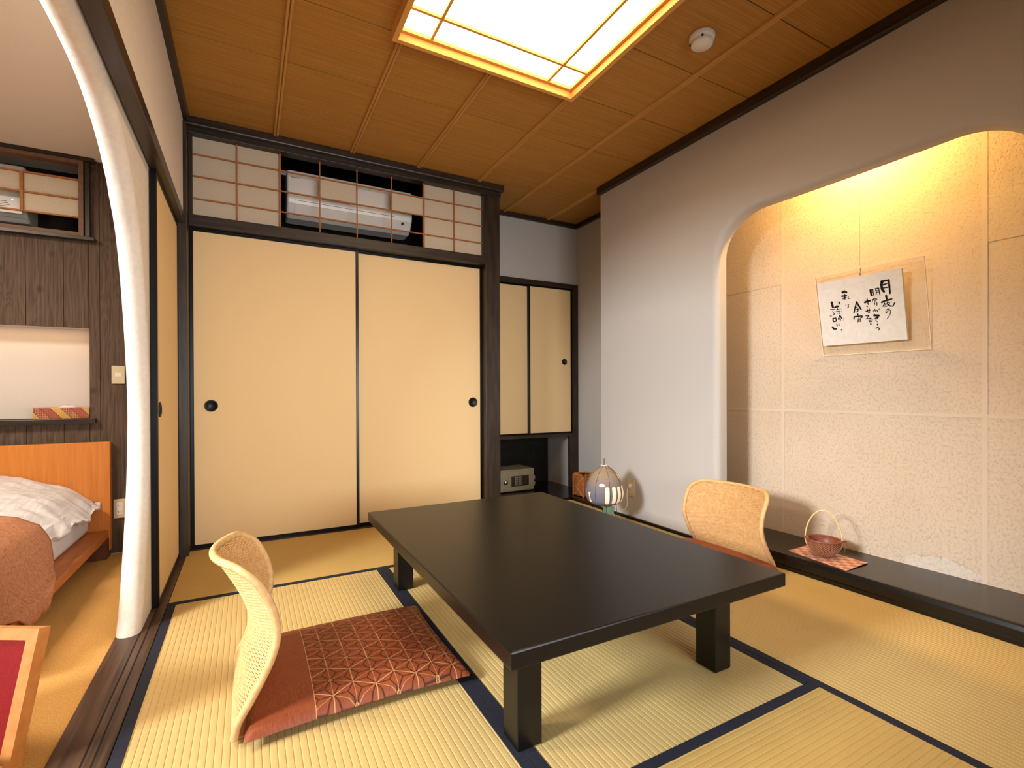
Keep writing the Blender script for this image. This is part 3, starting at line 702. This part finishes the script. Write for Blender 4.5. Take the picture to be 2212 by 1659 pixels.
# tissue box on the ledge
tb2 = empty('tissue_box', (-.575, .21, .7512), 'marquetry tissue box standing on the bedroom ledge', 'tissue box')
MB().box((-.690, .170, .7512), (-.462, .280, .811), .003).build('case', PARQ, tb2)
mb = MB(); mb.grid(lambda u, v: (-.60+.075*u, .205+.035*v, .8112+.014*math.sin(PI*u)*math.sin(PI*v)**.5*(1+.3*math.sin(9*u))), 12, 6); mb.build('tissue', SHEET, tb2)

# bed
bed = empty('bed', (-1.1, -.5, 0), 'low orange wooden platform bed with plain headboard', 'bed')
box('headboard', (-1.90, .118, .03), (-.365, .155, .622), ORANGEW, bed, .002)
box('platform', (-1.90, -1.30, .100), (-.372, .117, .142), ORANGEF, bed, .003)
box('base', (-1.80, -1.15, -.003), (-.475, .10, .0995), DKORW, bed); box('headboard_foot', (-.47, .06, -.003), (-.37, .155, .0995), DKORW, bed)
mt = MB().box((-1.75, -1.22, .1425), (-.452, .105, .315), .02).build('mattress', SHEET, None, 'white sheeted mattress on the wooden platform bed', 'mattress')
def nz(x, y, s): return noise.noise(Vector((x*s, y*s, .3)))
def duvet(u, v):
    # u across from the right edge (0) to the far left (1); v from the headboard (0) towards the foot
    y = .105-v*.78; x = -.405-u*1.3
    r = min(1, u/.10)
    top = .345+.155*math.sin(min(1, (u*1.3)/.62)*PI/2)**1.1*math.exp(-((v-.05)/1.1)**2)
    z = top-.075*(1-r)**1.5
    z -= .10*max(0, (v-.80)/.20)**2
    z += .016*nz(x, y, 9)+.008*math.sin(70*(u*.8+v*.6))*.25+.010*nz(x, y*2, 22)
    x -= .05*v*v
    x += .007*nz(y*3, z*3, 6)+.006*math.sin(v*23)*(1-r)
    return (x, y, z)
mb = MB(); G = 70
mb.grid(duvet, G, G)
def skirt(u, v):
    x, y, z = duvet(0, v); zb = .262+.03*math.sin(v*17)+.022*nz(v*5, 1, 3)
    b_ = math.sin(PI*u)
    return (x+.020*b_-.028*u, y, z*(1-u)+zb*u)
mb.grid(skirt, 8, G)
# far edge by the headboard closes down
mb.grid(lambda u, v: (lambda p: (p[0], min(p[1]+.003, .108), p[2]*(1-v)+.30*v))(duvet(u, 0)), G, 3)
STRIPE = mat('white_striped_duvet', (196, 189, 187), (216, 209, 206), .8, .15, (90, 3, 3), 2, .25, .004)
mb.build('duvet', STRIPE, None, 'puffy white striped duvet spread over the bed', 'duvet', recalc=True)
RUN = mat('brown_damask_runner', (150, 98, 66), (178, 124, 90), .75, .2, (110, 110, 110), 5, .25, .001, contrast=1.5)
def runner(u, v):
    # u: along the drape from the bed top to the platform edge and below; v: along y
    P = [(-1.25, .425), (-.62, .405), (-.52, .385), (-.455, .345), (-.425, .285), (-.414, .22), (-.405, .165), (-.385, .150), (-.366, .142), (-.362, .110), (-.361, .085)]
    L = [0]
    for a, b_ in zip(P, P[1:]): L.append(L[-1]+math.hypot(a[0]-b_[0], a[1]-b_[1]))
    s = u*L[-1]; k = max(i for i in range(len(P)-1) if L[i] <= s+1e-9); t = (s-L[k])/(L[k+1]-L[k]); a, b_ = P[k], P[k+1]
    x = a[0]+(b_[0]-a[0])*t; z = a[1]+(b_[1]-a[1])*t
    Y0 = [-.60, -.60, -.60, -.595, -.59, -.60, -.62, -.67, -.77, -.81, -.86]; Y1 = [-1.22]*6+[-1.2, -1.15, -1.10, -1.06, -1.03]
    ya = Y0[k]+(Y0[k+1]-Y0[k])*t; yb = Y1[k]+(Y1[k+1]-Y1[k])*t; y = ya+(yb-ya)*v
    return (x+.006*math.sin(v*14)*max(0, u-.5), y, z+.004*nz(x, y, 12))
mb = MB(); mb.grid(runner, 60, 30)
ro = mb.build('bed_runner', RUN, None, 'brown patterned bed runner hanging over the side of the bed', 'bed runner')
md = ro.modifiers.new('thick', 'SOLIDIFY'); md.thickness = .006; md.offset = 1

# low red chair in the bedroom: leaning framed back with seat in front of it
ch = empty('low_chair', (-.32, -1.72, 0), 'low wooden chair with red upholstered back, partly in view at left', 'chair')
P0 = Vector((-.148, -1.685, .315)); d1 = Vector((-.865, .502, 0)); dd = Vector((-.122, -.212, -.97)).normalized()
dd = (dd-d1*dd.dot(d1)).normalized(); nn = d1.cross(dd).normalized()
if nn.y > 0: nn = -nn
CHW = mat('pale_chair_frame_wood', (172, 108, 52), (194, 132, 72), .5, .35, (30, 30, 30), 3)
RED = mat('crimson_upholstery', (112, 12, 12), (130, 18, 16), .75, .2, (200, 200, 200), 2)
def slab(name, u0, u1, v0, v1, t0, t1, m, trim=None):
    q = [(u0, v0), (u1, v0), (u1, v1), (u0, v1)] if trim is None else trim
    vs = [P0+d1*u+dd*v+nn*t for t in (t0, t1) for u, v in q]
    return MB().add([tuple(v) for v in vs], [(0, 1, 2, 3), (7, 6, 5, 4), (0, 4, 5, 1), (1, 5, 6, 2), (2, 6, 7, 3), (3, 7, 4, 0)]).build(name, m, ch)
Wc, Hc, f = .46, .30, .0265
slab('frame_top', 0, 0, 0, 0, -.03, 0, CHW, [(0, 0), (Wc, 0), (Wc-f, f), (f, f)])
slab('frame_side', 0, 0, 0, 0, -.03, 0, CHW, [(0, 0), (f, f), (f, Hc-f), (0, Hc)])
slab('frame_side', 0, 0, 0, 0, -.03, 0, CHW, [(Wc, 0), (Wc, Hc), (Wc-f, Hc-f), (Wc-f, f)])
slab('frame_bottom', 0, 0, 0, 0, -.03, 0, CHW, [(0, Hc), (f, Hc-f), (Wc-f, Hc-f), (Wc, Hc)])
slab('upholstery', f, Wc-f, f, Hc-f, -.025, -.006, RED)
fd = Vector((-.502, -.865, 0))
def seatbox(name, a0, a1, b0, b1, z0, z1, m):
    B = P0+dd*Hc; B.z = 0
    vs = [B+d1*u+fd*v+Vector((0, 0, z)) for z in (z0, z1) for u, v in ((a0, b0), (a1, b0), (a1, b1), (a0, b1))]
    MB().add([tuple(v) for v in vs], [(0, 1, 2, 3), (7, 6, 5, 4), (0, 4, 5, 1), (1, 5, 6, 2), (2, 6, 7, 3), (3, 7, 4, 0)]).build(name, m, ch)
seatbox('seat_frame', .0, Wc, .01, .40, -.003, .045, CHW); seatbox('seat_pad', .02, Wc-.02, .03, .38, .045, .085, RED)

# ================================================================== LOW TABLE
tbl = empty('low_table', (1.258, -1.66, 0), 'low square black lacquered table in the middle of the mats', 'table')
TX0, TX1, TY0, TY1, TZ = .785, 1.733, -2.358, -.957, .330
MB().box((TX0, TY0, .289), (TX1, TY1, TZ), .004).build('tabletop', TABLE, tbl)
for x0, y0 in ((.873, -2.226), (1.577, -2.230), (.881, -1.120), (1.577, -1.120)):
    MB().box((x0, y0, .0016), (x0+.070, y0+.078, .2888), .003).build('leg', TABLE, tbl)
for x in (.873+.012, 1.577+.012): box('side_rail', (x, -2.148, .255), (x+.046, -1.12, .2888), TABLE, tbl)

# ================================================================== LEGLESS RATTAN CHAIRS
def interp(tab, z):
    if z <= tab[0][0]: return tab[0][1]
    for i, ((a, p), (b_, q)) in enumerate(zip(tab, tab[1:])):
        if z <= b_:
            t = (z-a)/(b_-a)
            m0 = (q-p) if i == 0 else (q-tab[i-1][1])/2*1.0; m1 = (q-p) if i+2 >= len(tab) else (tab[i+2][1]-p)/2
            return (2*t**3-3*t*t+1)*p+(t**3-2*t*t+t)*m0+(-2*t**3+3*t*t)*q+(t**3-t*t)*m1
    return tab[-1][1]
RAIL = [(0, .262), (.05, .271), (.10, .300), (.15, .327), (.20, .350), (.25, .362), (.30, .358), (.35, .342), (.40, .316), (.45, .284)]
BUL = [(0, .0), (.05, .008), (.10, .026), (.15, .046), (.20, .054), (.25, .064), (.30, .074), (.35, .082), (.40, .084), (.45, .082)]
HW, HT, RC = .207, .436, .055
def surf(y, z, off=0):
    s = max(-1, min(1, y/HW)); return Vector((interp(RAIL, z)-.45-interp(BUL, z)*(1-s*s)+off, y, z))
def halfw(z):
    if z <= HT-RC: return HW
    d = min(1, (z-(HT-RC))/RC); return HW-RC+RC*math.sqrt(max(0, 1-d*d))
def outline():
    pts = [(-HW, .014+i*(HT-RC-.014)/30) for i in range(31)]
    pts += [(-HW+RC-RC*math.cos(a), HT-RC+RC*math.sin(a)) for a in [i/12*PI/2 for i in range(1, 13)]]
    m = [(-HW+RC+(2*HW-2*RC)*i/20, HT) for i in range(1, 20)]
    return pts+m+[(-y, z) for y, z in pts[::-1]]
def resample(P, step):
    out = [P[0]]; acc = 0
    for a, b_ in zip(P, P[1:]):
        L = (b_-a).length; n_ = max(1, round(L/step))
        for i in range(1, n_+1): out.append(a.lerp(b_, i/n_))
    return out
chair_spec = {}
def make_chair():
    e_ = empty('legless_chair', (0, 0, 0))
    P = resample([surf(y, z) for y, z in outline()], .0016)
    mb = MB(); mb.tube(P, [.0098+.0009*(1 if i % 2 else -1) for i in range(len(P))], 10); mb.build('wrapped_frame', RATTAN, e_, origin=(0, 0, 0))
    MB().tube([surf(-HW, .014), surf(0, .014), surf(HW, .014)], .008, 8).build('bottom_rod', RATTAN, e_, origin=(0, 0, 0))
    mb = MB(); wy = [-HW+.010+i*(2*HW-.02)/21 for i in range(22)]
    for y in wy:
        zt = HT-.004 if abs(y) < HW-RC else HT-RC+math.sqrt(max(0, RC**2-(abs(y)-(HW-RC))**2))
        mb.tube([surf(y, .014+(zt-.014)*i/24) for i in range(25)], .0014, 5)
    mb.build('upright_canes', RATTAN, e_, kind='stuff', origin=(0, 0, 0))
    mb = MB(); nrow = 98
    for k in range(nrow):
        z = .018+(HT-.026)*k/(nrow-1); h = halfw(z)-.004; pts = []; nn_ = 42
        for i in range(nn_+1):
            y = -h+2*h*i/nn_
            ph = (y+HW-.010)/((2*HW-.02)/21)
            o_ = 0.0016*math.cos(PI*ph)*(1 if k % 2 else -1)
            pts.append(surf(y, z, o_))
        mb.tube(pts, .0026, 4, caps=False)
    mb.build('woven_cane', RATTAN, e_, kind='stuff', origin=(0, 0, 0))
    MB().box((-.19, -.19, .0018), (.17, .19, .008), .002).build('seat_board', mat('thin_seat_board', (150, 96, 50), (168, 110, 60), .5, .3, (30, 4, 30)), e_, origin=(0, 0, 0))
    return e_
c1 = make_chair(); c1.location = (.45, -1.655, 0)
tag(c1, 'legless rattan chair left of the low table, seen edge on', 'chair', 'legless rattan chairs at the table')
def copy_tree(o, parent=None):
    c = o.copy(); COL.objects.link(c); c.parent = parent
    for k in list(o.children): copy_tree(k, c)
    return c
c2 = copy_tree(c1); c2.location = (2.345, -1.562, 0); c2.rotation_euler = (0, 0, PI); c2.scale = (1, 1.12, .89)
tag(c2, 'legless rattan chair right of the low table, front of its back in view', 'chair', 'legless rattan chairs at the table')

def cushion():
    mb = MB(); ax, ay = .305, .270; n_ = 60
    def plan(u, v):
        x = ax*u*(1-.055*(1-v*v)); y = ay*v*(1-.055*(1-u*u)); return x, y
    def top(i, j):
        u, v = 2*i-1, 2*j-1; x, y = plan(u, v); k = max(0, (1-u*u)*(1-v*v))
        w_ = .0014*nz(x*2, y*2, 12)
        return (x, y, .024+.050*k**.28+w_*k**.3)
    def bot(i, j):
        u, v = 2*i-1, 2*j-1; x, y = plan(u, v); k = max(0, (1-u*u)*(1-v*v)); return (x, y, .024-.0155*min(1, k*6)**.6)
    mb.grid(top, n_, n_); mb.grid(bot, 24, 24)
    return mb
cu = cushion().build('floor_cushion', CUSH, None, 'rust brown floor cushion with hemp leaf pattern left of the table', 'cushion', 'patterned floor cushions', recalc=True, origin=(0, 0, 0))
cu.location = (.588, -1.635, 0)
cu2 = cu.copy(); COL.objects.link(cu2); cu2.location = (2.207, -1.562, 0); cu2.rotation_euler = (0, 0, PI); cu2.scale = (1, 1, 1.35)
tag(cu2, 'rust brown floor cushion on the seat right of the table, mostly hidden', 'cushion', 'patterned floor cushions')

# ================================================================== PAPER LAMP
LX, LY = 2.33, -.765; LZ = .153; LH = .255; LR = .125
pl_ = empty('paper_lamp', (LX, LY, 0), 'dome shaped grey paper lamp with pale stripes by the grey wall', 'lamp')
prof = [(.0, .030), (.03, .072), (.08, .098), (.16, .117), (.25, .124), (.36, .1225), (.48, .115), (.60, .104), (.72, .087), (.82, .068), (.90, .046), (.96, .028), (1.0, .022)]
def lr(t):
    return interp([(0, .055), (.035, .080), (.08, .098), (.136, .111), (.237, .120), (.338, .1225), (.44, .118), (.54, .1125), (.64, .104), (.742, .090), (.843, .069), (.894, .054), (.944, .037), (1.0, .020)], t)
NR = 34; P = []
for i in range(NR*4+1):
    t = i/(NR*4); P.append((lr(t)+.0009*abs(math.sin(PI*t*NR))-.0009, LZ+LH*t))
def lamp_paper():
    m, b, N = base('grey_lamp_paper', .8, .2)
    g = N.n('ShaderNodeNewGeometry'); sp = N.n('ShaderNodeSeparateXYZ'); N.l(g.outputs['Position'], sp.inputs[0])
    f = N.m('DIVIDE', N.m('SUBTRACT', sp.outputs[2], LZ), LH)
    c = N.mix(N.m('MULTIPLY_ADD', f, 2.2, -.75, clamp=True), lin((112, 110, 124)), lin((158, 136, 112)))
    st = N.m('GREATER_THAN', N.m('FRACT', N.m('MULTIPLY', f, NR)), .8)
    N.l(N.mix(N.m('MULTIPLY', st, .28), c, lin((74, 68, 70))), b.inputs['Base Color']); return m
MB().lathe([(.0, LZ+.002), (.054, LZ)]+P, (LX, LY, 0), 48).build('paper_shade', lamp_paper(), pl_, recalc=True)
GLOWC = mat('cream_lamp_patch', (244, 222, 190), emis=(255, 214, 160), es=.12)  # weak glow put into the stripe colour; the lamp has no bulb
def patch(th0, w_, t0, t1, shape):
    """pale patch lying on the shade"""
    mb = MB(); n1, n2 = 14, 6
    def fn(i, j):
        t = t0+(t1-t0)*i
        if shape == 'slot': k = math.sqrt(max(0, 1-max(0, abs(2*i-1)-.82)**2/.18**2))
        elif shape == 'bow': k = .35+.65*abs(2*i-1)
        else: k = math.sqrt(max(.0001, 1-(2*i-1)**2))
        r = lr(t)+.0012; th = th0+w_/r*(j-.5)*k
        return (LX+r*math.cos(th), LY+r*math.sin(th), LZ+LH*t)
    mb.grid(fn, n1*2, n2); return mb
va = math.atan2(-3.266-LY, .298-LX)   # towards the viewer side
for k, dth in enumerate((.15, .53, .86, 1.22)): patch(va+dth, .027, .09, .53, 'slot').build('pale_stripe', GLOWC, pl_)
patch(va-.86, .020, .12, .37, 'bow').build('pale_bow_patch', GLOWC, pl_)
patch(va+1.28, .014, .70, .80, 'slot').build('pale_stripe', GLOWC, pl_)
patch(va-.14, .036, .53, .60, 'oval').build('pale_oval_patch', mat('white_lamp_patch', (255, 246, 230), emis=(255, 240, 215), es=.3), pl_)  # oval patch likewise given a glow of its own
for k in range(8):
    th = va+.30+k*PI/4
    MB().tube([(LX+(lr(t)+.0010)*math.cos(th), LY+(lr(t)+.0010)*math.sin(th), LZ+LH*t) for t in [i/20 for i in range(4, 21)]], .0007, 4).build('shade_rib', BLACKPL, pl_)
MB().lathe([(.014, LZ+LH-.001), (.024, LZ+LH-.001), (.0245, LZ+LH+.004), (.019, LZ+LH+.005), (.014, LZ+LH+.004)], (LX, LY, 0), 24).build('top_ring', WHITEPL, pl_)
hk = [(LX+.010*math.cos(a)*1.0, LY+.009*math.cos(a), LZ+LH+.034+.010*math.sin(a)) for a in [i/10*PI for i in range(11)]]
MB().tube([(hk[0][0], hk[0][1], LZ+LH)]+hk+[(hk[-1][0], hk[-1][1], LZ+LH)], .0013, 6).build('hanging_loop', BLACKPL, pl_)
for k in range(6):
    th = va+.15+k*PI/3; c_, s_ = math.cos(th), math.sin(th)
    MB().tube([(LX+.080*c_, LY+.080*s_, LZ+.002), (LX+.096*c_, LY+.096*s_, .0022)], .0015, 6).build('wire_leg', BLACKPL, pl_)
MB().tube([(LX+.097*math.cos(2*PI*i/40), LY+.097*math.sin(2*PI*i/40), .0035) for i in range(40)], .0014, 6, closed=True).build('base_ring', BLACKPL, pl_)
GRN = glassy('green_translucent_plastic', (176, 222, 196), .25, .75)
MB().box((LX+.012, LY-.022, .0018), (LX+.062, LY+.028, .138), .004).build('green_plastic_case', GRN, None, 'small green translucent plastic case under the paper lamp', 'case')
CORD = mat('white_cord', (226, 222, 212), None, .4, .4)
ctl = [(2.626, -.676, .2380), (2.610, -.672, .217), (2.600, -.676, .177), (2.590, -.688, .107), (2.570, -.685, .078), (2.530, -.700, .078), (2.460, -.712, .102), (2.400, -.738, .117), (2.370, -.75, .140)]
def spline(c, m=8): 
    out = []
    for i in range(len(c)-1):
        p0, p1, p2, p3 = Vector(c[max(i-1, 0)]), Vector(c[i]), Vector(c[i+1]), Vector(c[min(i+2, len(c)-1)])
        for k in range(m):
            t = k/m; out.append(.5*((2*p1)+(-p0+p2)*t+(2*p0-5*p1+4*p2-p3)*t*t+(-p0+3*p1-3*p2+p3)*t**3))
    return out+[Vector(c[-1])]
cd = MB().tube(spline(ctl), .0026, 8).build('power_cord', CORD, None, 'white power cord curling from the wall socket to the paper lamp', 'cord')
box('plug', (2.610, -.690, .223), (2.6285, -.668, .245), CORD, cd, .003)

# ================================================================== HANGING CALLIGRAPHY
pic = empty('calligraphy_picture', (2.93, -1.975, 1.118), 'white calligraphy picture on clear acrylic hanging in the alcove', 'picture')
TL, TR, BR, BLc = Vector((2.900, -1.787, 1.440)), Vector((2.900, -2.161, 1.437)), Vector((2.960, -2.159, 1.118)), Vector((2.960, -1.786, 1.119))
def pq(u, v, d=0):
    p = (BLc.lerp(BR, u)).lerp(TL.lerp(TR, u), v); nrm = (TR-TL).cross(BLc-TL).normalized()
    if nrm.x > 0: nrm = -nrm
    return p+nrm*d
def qslab(name, u0, u1, v0, v1, d0, d1_, m, parent):
    vs = [tuple(pq(u, v, d)) for d in (d0, d1_) for u, v in ((u0, v0), (u1, v0), (u1, v1), (u0, v1))]
    return MB().add(vs, [(0, 1, 2, 3), (7, 6, 5, 4), (0, 4, 5, 1), (1, 5, 6, 2), (2, 6, 7, 3), (3, 7, 4, 0)]).build(name, m, parent)
CANV = mat('white_washi_board', (240, 232, 222), (230, 221, 210), .8, .15, (14, 40, 40), 4, .25, .0015)
qslab('paper_board', 0, 1, 0, 1, -.014, 0, CANV, pic)
qslab('acrylic_plate', -.045, 1.20, -.165, 1.10, -.030, -.024, ACRYL, pic)
EDGE = mat('acrylic_polished_edge', (246, 232, 212), None, .3, .5)
for a in ((-.052, -.045, -.165, 1.10), (1.20, 1.207, -.165, 1.10), (-.052, 1.207, -.172, -.165), (-.052, 1.207, 1.10, 1.107)): qslab('polished_edge', *a, -.0302, -.0238, EDGE, pic)
for u, v in ((.1, .1), (.9, .1), (.1, .9), (.9, .9)): MB().tube([tuple(pq(u, v, -.024)), tuple(pq(u, v, -.0142))], .005, 10).build('spacer', STEEL, pic)
H = [[.00080882, -8.569e-05, -.04996574], [-6.462e-05, -.00098663, 1.41274304], [.00011263, -2.062e-05, 1.0]]
def hom(x, y):
    w_ = H[2][0]*x+H[2][1]*y+1; return (H[0][0]*x+H[0][1]*y+H[0][2])/w_, (H[1][0]*x+H[1][1]*y+H[1][2])/w_
STR = """40:1195,370 1185,430 1200,500 1228,530;25:1195,365 1300,345;30:1305,345 1320,450 1330,560;18:1215,425 1280,400;14:1225,475 1310,462
30:1265,605 1275,655;24:1192,710 1240,690 1362,655;12:1240,720 1212,780;10:1245,730 1248,785;10:1295,690 1270,745;10:1290,715 1330,715 1310,750 1270,780;18:1285,735 1340,772 1385,770 1412,715
11:1303,838 1290,860 1270,884 1258,868 1268,838 1298,818 1328,828 1343,858 1335,905 1310,945 1285,980
30:1002,512 1018,595;12:1040,500 1055,590;12:1005,505 1040,500;8:1015,545 1050,542;10:1020,600 1058,592;14:1085,485 1100,545 1095,590;14:1085,485 1140,475;14:1140,478 1160,590;8:1100,515 1140,508;8:1102,545 1145,540
10:1030,670 1085,650 1080,690 1070,700;10:1060,645 1040,690;12:1095,645 1112,665;14:1068,715 1075,745;12:1105,710 1115,740 1095,775
10:1050,850 1095,835 1085,865;10:1075,820 1060,870;12:1110,835 1125,865;8:1140,820 1150,835;8:1155,815 1163,828
30:1067,922 1110,925 1145,925;14:1150,930 1080,975;10:1080,970 1140,960;10:1130,965 1090,1000 1120,1030;18:1122,1070 1125,1085;14:1095,1135 1130,1125 1155,1140 1140,1170
26:908,710 950,690 995,685;16:945,655 965,745;12:935,770 955,785;12:925,855 1010,835;12:950,825 960,870 990,880;10:985,815 988,855
14:925,930 980,920 935,980;11:935,980 1000,970 1035,990 1025,1025 990,1030 975,1005 1005,1000;8:1000,1050 1000,1070 1020,1075 1030,1055
20:770,705 745,790 725,880;24:770,705 845,828;10:755,790 785,785;14:760,830 800,815 790,855 765,865
16:790,900 795,920;18:730,945 725,985;18:730,945 865,930 855,960;8:780,970 785,985;8:805,955 805,985;8:835,960 825,980;9:795,995 790,1035;9:795,995 835,990 838,1030;7:800,1010 830,1008;7:798,1022 832,1020
30:535,545 570,530 600,545;22:525,610 600,600;16:570,580 575,660;14:570,620 540,655;8:580,625 610,640;10:630,610 625,650 665,645
8:590,745 592,775;6:620,750 645,745;7:632,740 635,790 615,795 640,770
32:355,712 375,788;14:375,790 400,795;14:335,825 405,825;8:370,850 385,875;9:375,885 400,885 400,905 378,905 375,885;22:412,785 470,770;12:440,755 450,830;10:430,830 480,820;10:425,860 485,850;10:475,850 480,900;8:440,880 445,900;18:475,705 490,735
5:510,812 514,820;5:505,855 512,858;5:522,848 530,858;5:548,968 554,975;5:545,995 553,998
16:375,970 380,1020 430,1015 425,962 375,970;14:490,925 460,985;18:490,925 520,965;8:480,970 500,965;8:485,990 505,985 495,1020
16:440,1065 445,1090;10:475,1060 485,1085;24:370,1112 388,1140 430,1140;7:510,1155 520,1145 530,1160 515,1170 508,1155"""
def ribbons(lines, scale=1.0):
    mb = MB()
    for st in lines:
        wd, ps = st.split(':'); wd = float(wd)*.66*scale; P = [Vector((float(a), float(b_))) for a, b_ in (q.split(',') for q in ps.split())]
        Q = [P[0]]
        for a, b_ in zip(P, P[1:]):
            for k in range(1, 5): Q.append(a.lerp(b_, k/4))
        L = []; R_ = []
        for i, p in enumerate(Q):
            t = (Q[min(i+1, len(Q)-1)]-Q[max(i-1, 0)]).normalized(); nn_ = Vector((-t.y, t.x)); wv = wd*(1.0-.22*i/len(Q))*(1+.12*math.sin(i*1.9+wd))
            L.append(pq(*hom(*(p+nn_*wv)), .0006)); R_.append(pq(*hom(*(p-nn_*wv)), .0006))
        k = len(Q); mb.add([tuple(v) for v in L+R_], [(i, i+1, k+i+1, k+i) for i in range(k-1)])
        for p, rr in ((Q[0], wd), (Q[-1], wd*.8)):
            mb.add([tuple(pq(*hom(p.x+rr*math.cos(a), p.y+rr*math.sin(a)), .0006)) for a in [2*PI*j/10 for j in range(10)]], [tuple(range(10))])
    return mb
INK = mat('black_ink', (24, 20, 20), None, .7, .2)
ribbons([s for l in STR.split('\n') for s in l.split(';')]).build('ink_writing', INK, pic, recalc=False)
ribbons(['7:325,930 340,914 356,930 340,946 325,930', '6:333,930 347,930']).build('red_seal', mat('red_seal_ink', (196, 110, 92)), pic, recalc=False)
FIB = mat('grey_paper_fibre', (176, 160, 142), None, .8, .1)
ribbons(['5:1380,240 1350,285 1310,300', '3:760,1180 770,1240 755,1290', '3:1455,1195 1400,1250 1375,1290', '3:880,340 905,350 890,380 830,390', '3:1530,465 1460,500 1400,505', '3:550,1300 575,1275', '3:980,1220 1030,1240', '3:300,480 230,490 190,530', '3:870,690 900,650 960,640'], .55).build('paper_fibre', FIB, pic, recalc=False, kind='stuff')
MB().tube([tuple(pq(.545, 1.0, -.006)), tuple(pq(.545, 1.055, -.006)), tuple(pq(.545, 1.135, -.006))], [.006, .0035, .0028], 10).build('hook', STEEL, pic)
pt = pq(.545, 1.13, -.006); MB().tube([tuple(pt), (pt.x, pt.y, 2.299)], .0006, 5).build('hanging_wire', STEEL, pic)

# ================================================================== BASKET on its cloth
cl = MB()
c00, c10, c11, c01 = Vector((2.660, -2.053, 0)), Vector((2.849, -2.049, 0)), Vector((2.867, -1.759, 0)), Vector((2.705, -1.754, 0))
def clf(u, v, t=0):
    p = c00.lerp(c10, u).lerp(c01.lerp(c11, u), v); h = .0022*(1+math.sin(v*11+u*3))*(abs(2*v-1)**2)*u
    return (p.x, p.y, .0740+h+t)
cl.grid(lambda u, v: clf(u, v, .0022), 16, 24); cl.grid(lambda u, v: clf(u, v, 0), 16, 24)
for fn in (lambda u, v: clf(u, 0, .0022*v), lambda u, v: clf(u, 1, .0022*v), lambda u, v: clf(0, u, .0022*v), lambda u, v: clf(1, u, .0022*v)): cl.grid(fn, 24, 1)
cl.build('cloth_mat', CLOTH, None, 'checkered brown cloth mat under the small basket', 'mat')
BX, BY, BZ = 2.768, -1.892, .0785
bk = empty('basket', (BX, BY, BZ), 'small round brown bamboo basket with tall pale hoop handle', 'basket')
BRN = mat('reddish_brown_bamboo', (120, 62, 40), (146, 82, 56), .45, .4, (80, 80, 80), 3)
BRNP = mat('pale_brown_bamboo', (176, 120, 88), (190, 136, 102), .45, .4, (80, 80, 80), 3)
PALE = mat('pale_bamboo', (226, 190, 136), (238, 208, 160), .4, .4, (80, 80, 80), 2)
def bowl_r(h): return .030+.043*math.sin(min(1, h/.072)*PI/2)**.75 if h > 0 else .030
BHt = .080
MB().lathe([(0, .0035)]+[(bowl_r(h)-.004, h+.0035) for h in [BHt*i/12 for i in range(13)]], (BX, BY, BZ), 40).build('inner_bowl', BRN, bk)
def helix(sign, k, n_=26, N_=30):
    pts = []
    for i in range(N_+1):
        h = BHt*i/N_; th = 2*PI*k/n_+sign*1.35*(i/N_); r = bowl_r(h)+.0004*sign
        pts.append((BX+r*math.cos(th), BY+r*math.sin(th), BZ+.001+h))
    return pts
mb = MB()
for k in range(34): mb.tube(helix(1, k, 34), .0009, 4); mb.tube(helix(-1, k, 34), .0009, 4)
mb.build('crossed_weave', BRNP, bk, kind='stuff')
MB().tube([(BX+.0725*math.cos(2*PI*i/48), BY+.0725*math.sin(2*PI*i/48), BZ+BHt) for i in range(48)], .0048, 8, closed=True).build('rim', BRN, bk)
MB().tube([(BX+.031*math.cos(2*PI*i/32), BY+.031*math.sin(2*PI*i/32), BZ+.002) for i in range(32)], .0022, 6, closed=True).build('foot_ring', BRN, bk)
hd = Vector((.47, -.883, 0)).normalized(); hd = Vector((.42, -.905, 0)).normalized()
hp = []
for i in range(61):
    a = -PI/2+2*PI*i/60
    cx, sz = math.cos(a), math.sin(a)
    rz = (.138 if sz > 0 else .0795); zc = BZ+.083
    rr = .077*(1 if sz <= 0 else (1-.10*sz))
    hp.append((BX+hd.x*rr*cx-.004*0, BY+hd.y*rr*cx, zc+rz*sz))
MB().tube(hp[:-1], [.0034+.0014*max(0, math.sin(2*PI*i/60-PI/2+.0)*-1) for i in range(60)], 8, closed=True).build('hoop_handle', PALE, bk)
for s in (-1, 1):
    c_ = Vector((BX, BY, BZ+BHt+.002))+hd*s*.076; sd_ = Vector((-hd.y, hd.x, 0))
    MB().tube([tuple(c_-sd_*.02-hd*s*.02), tuple(c_), tuple(c_+hd*s*.018+sd_*.008+Vector((0, 0, .002)))], [.004, .0055, .0028], 8).build('lashing_twig', BRN, bk)
MB().tube([(BX+hd.x*.086, BY+hd.y*.086, BZ+.078), (BX+hd.x*.089, BY+hd.y*.089, BZ+.055), (BX+hd.x*.085, BY+hd.y*.085, BZ+.030)], .0022, 6).build('lashing_tail', BRN, bk)
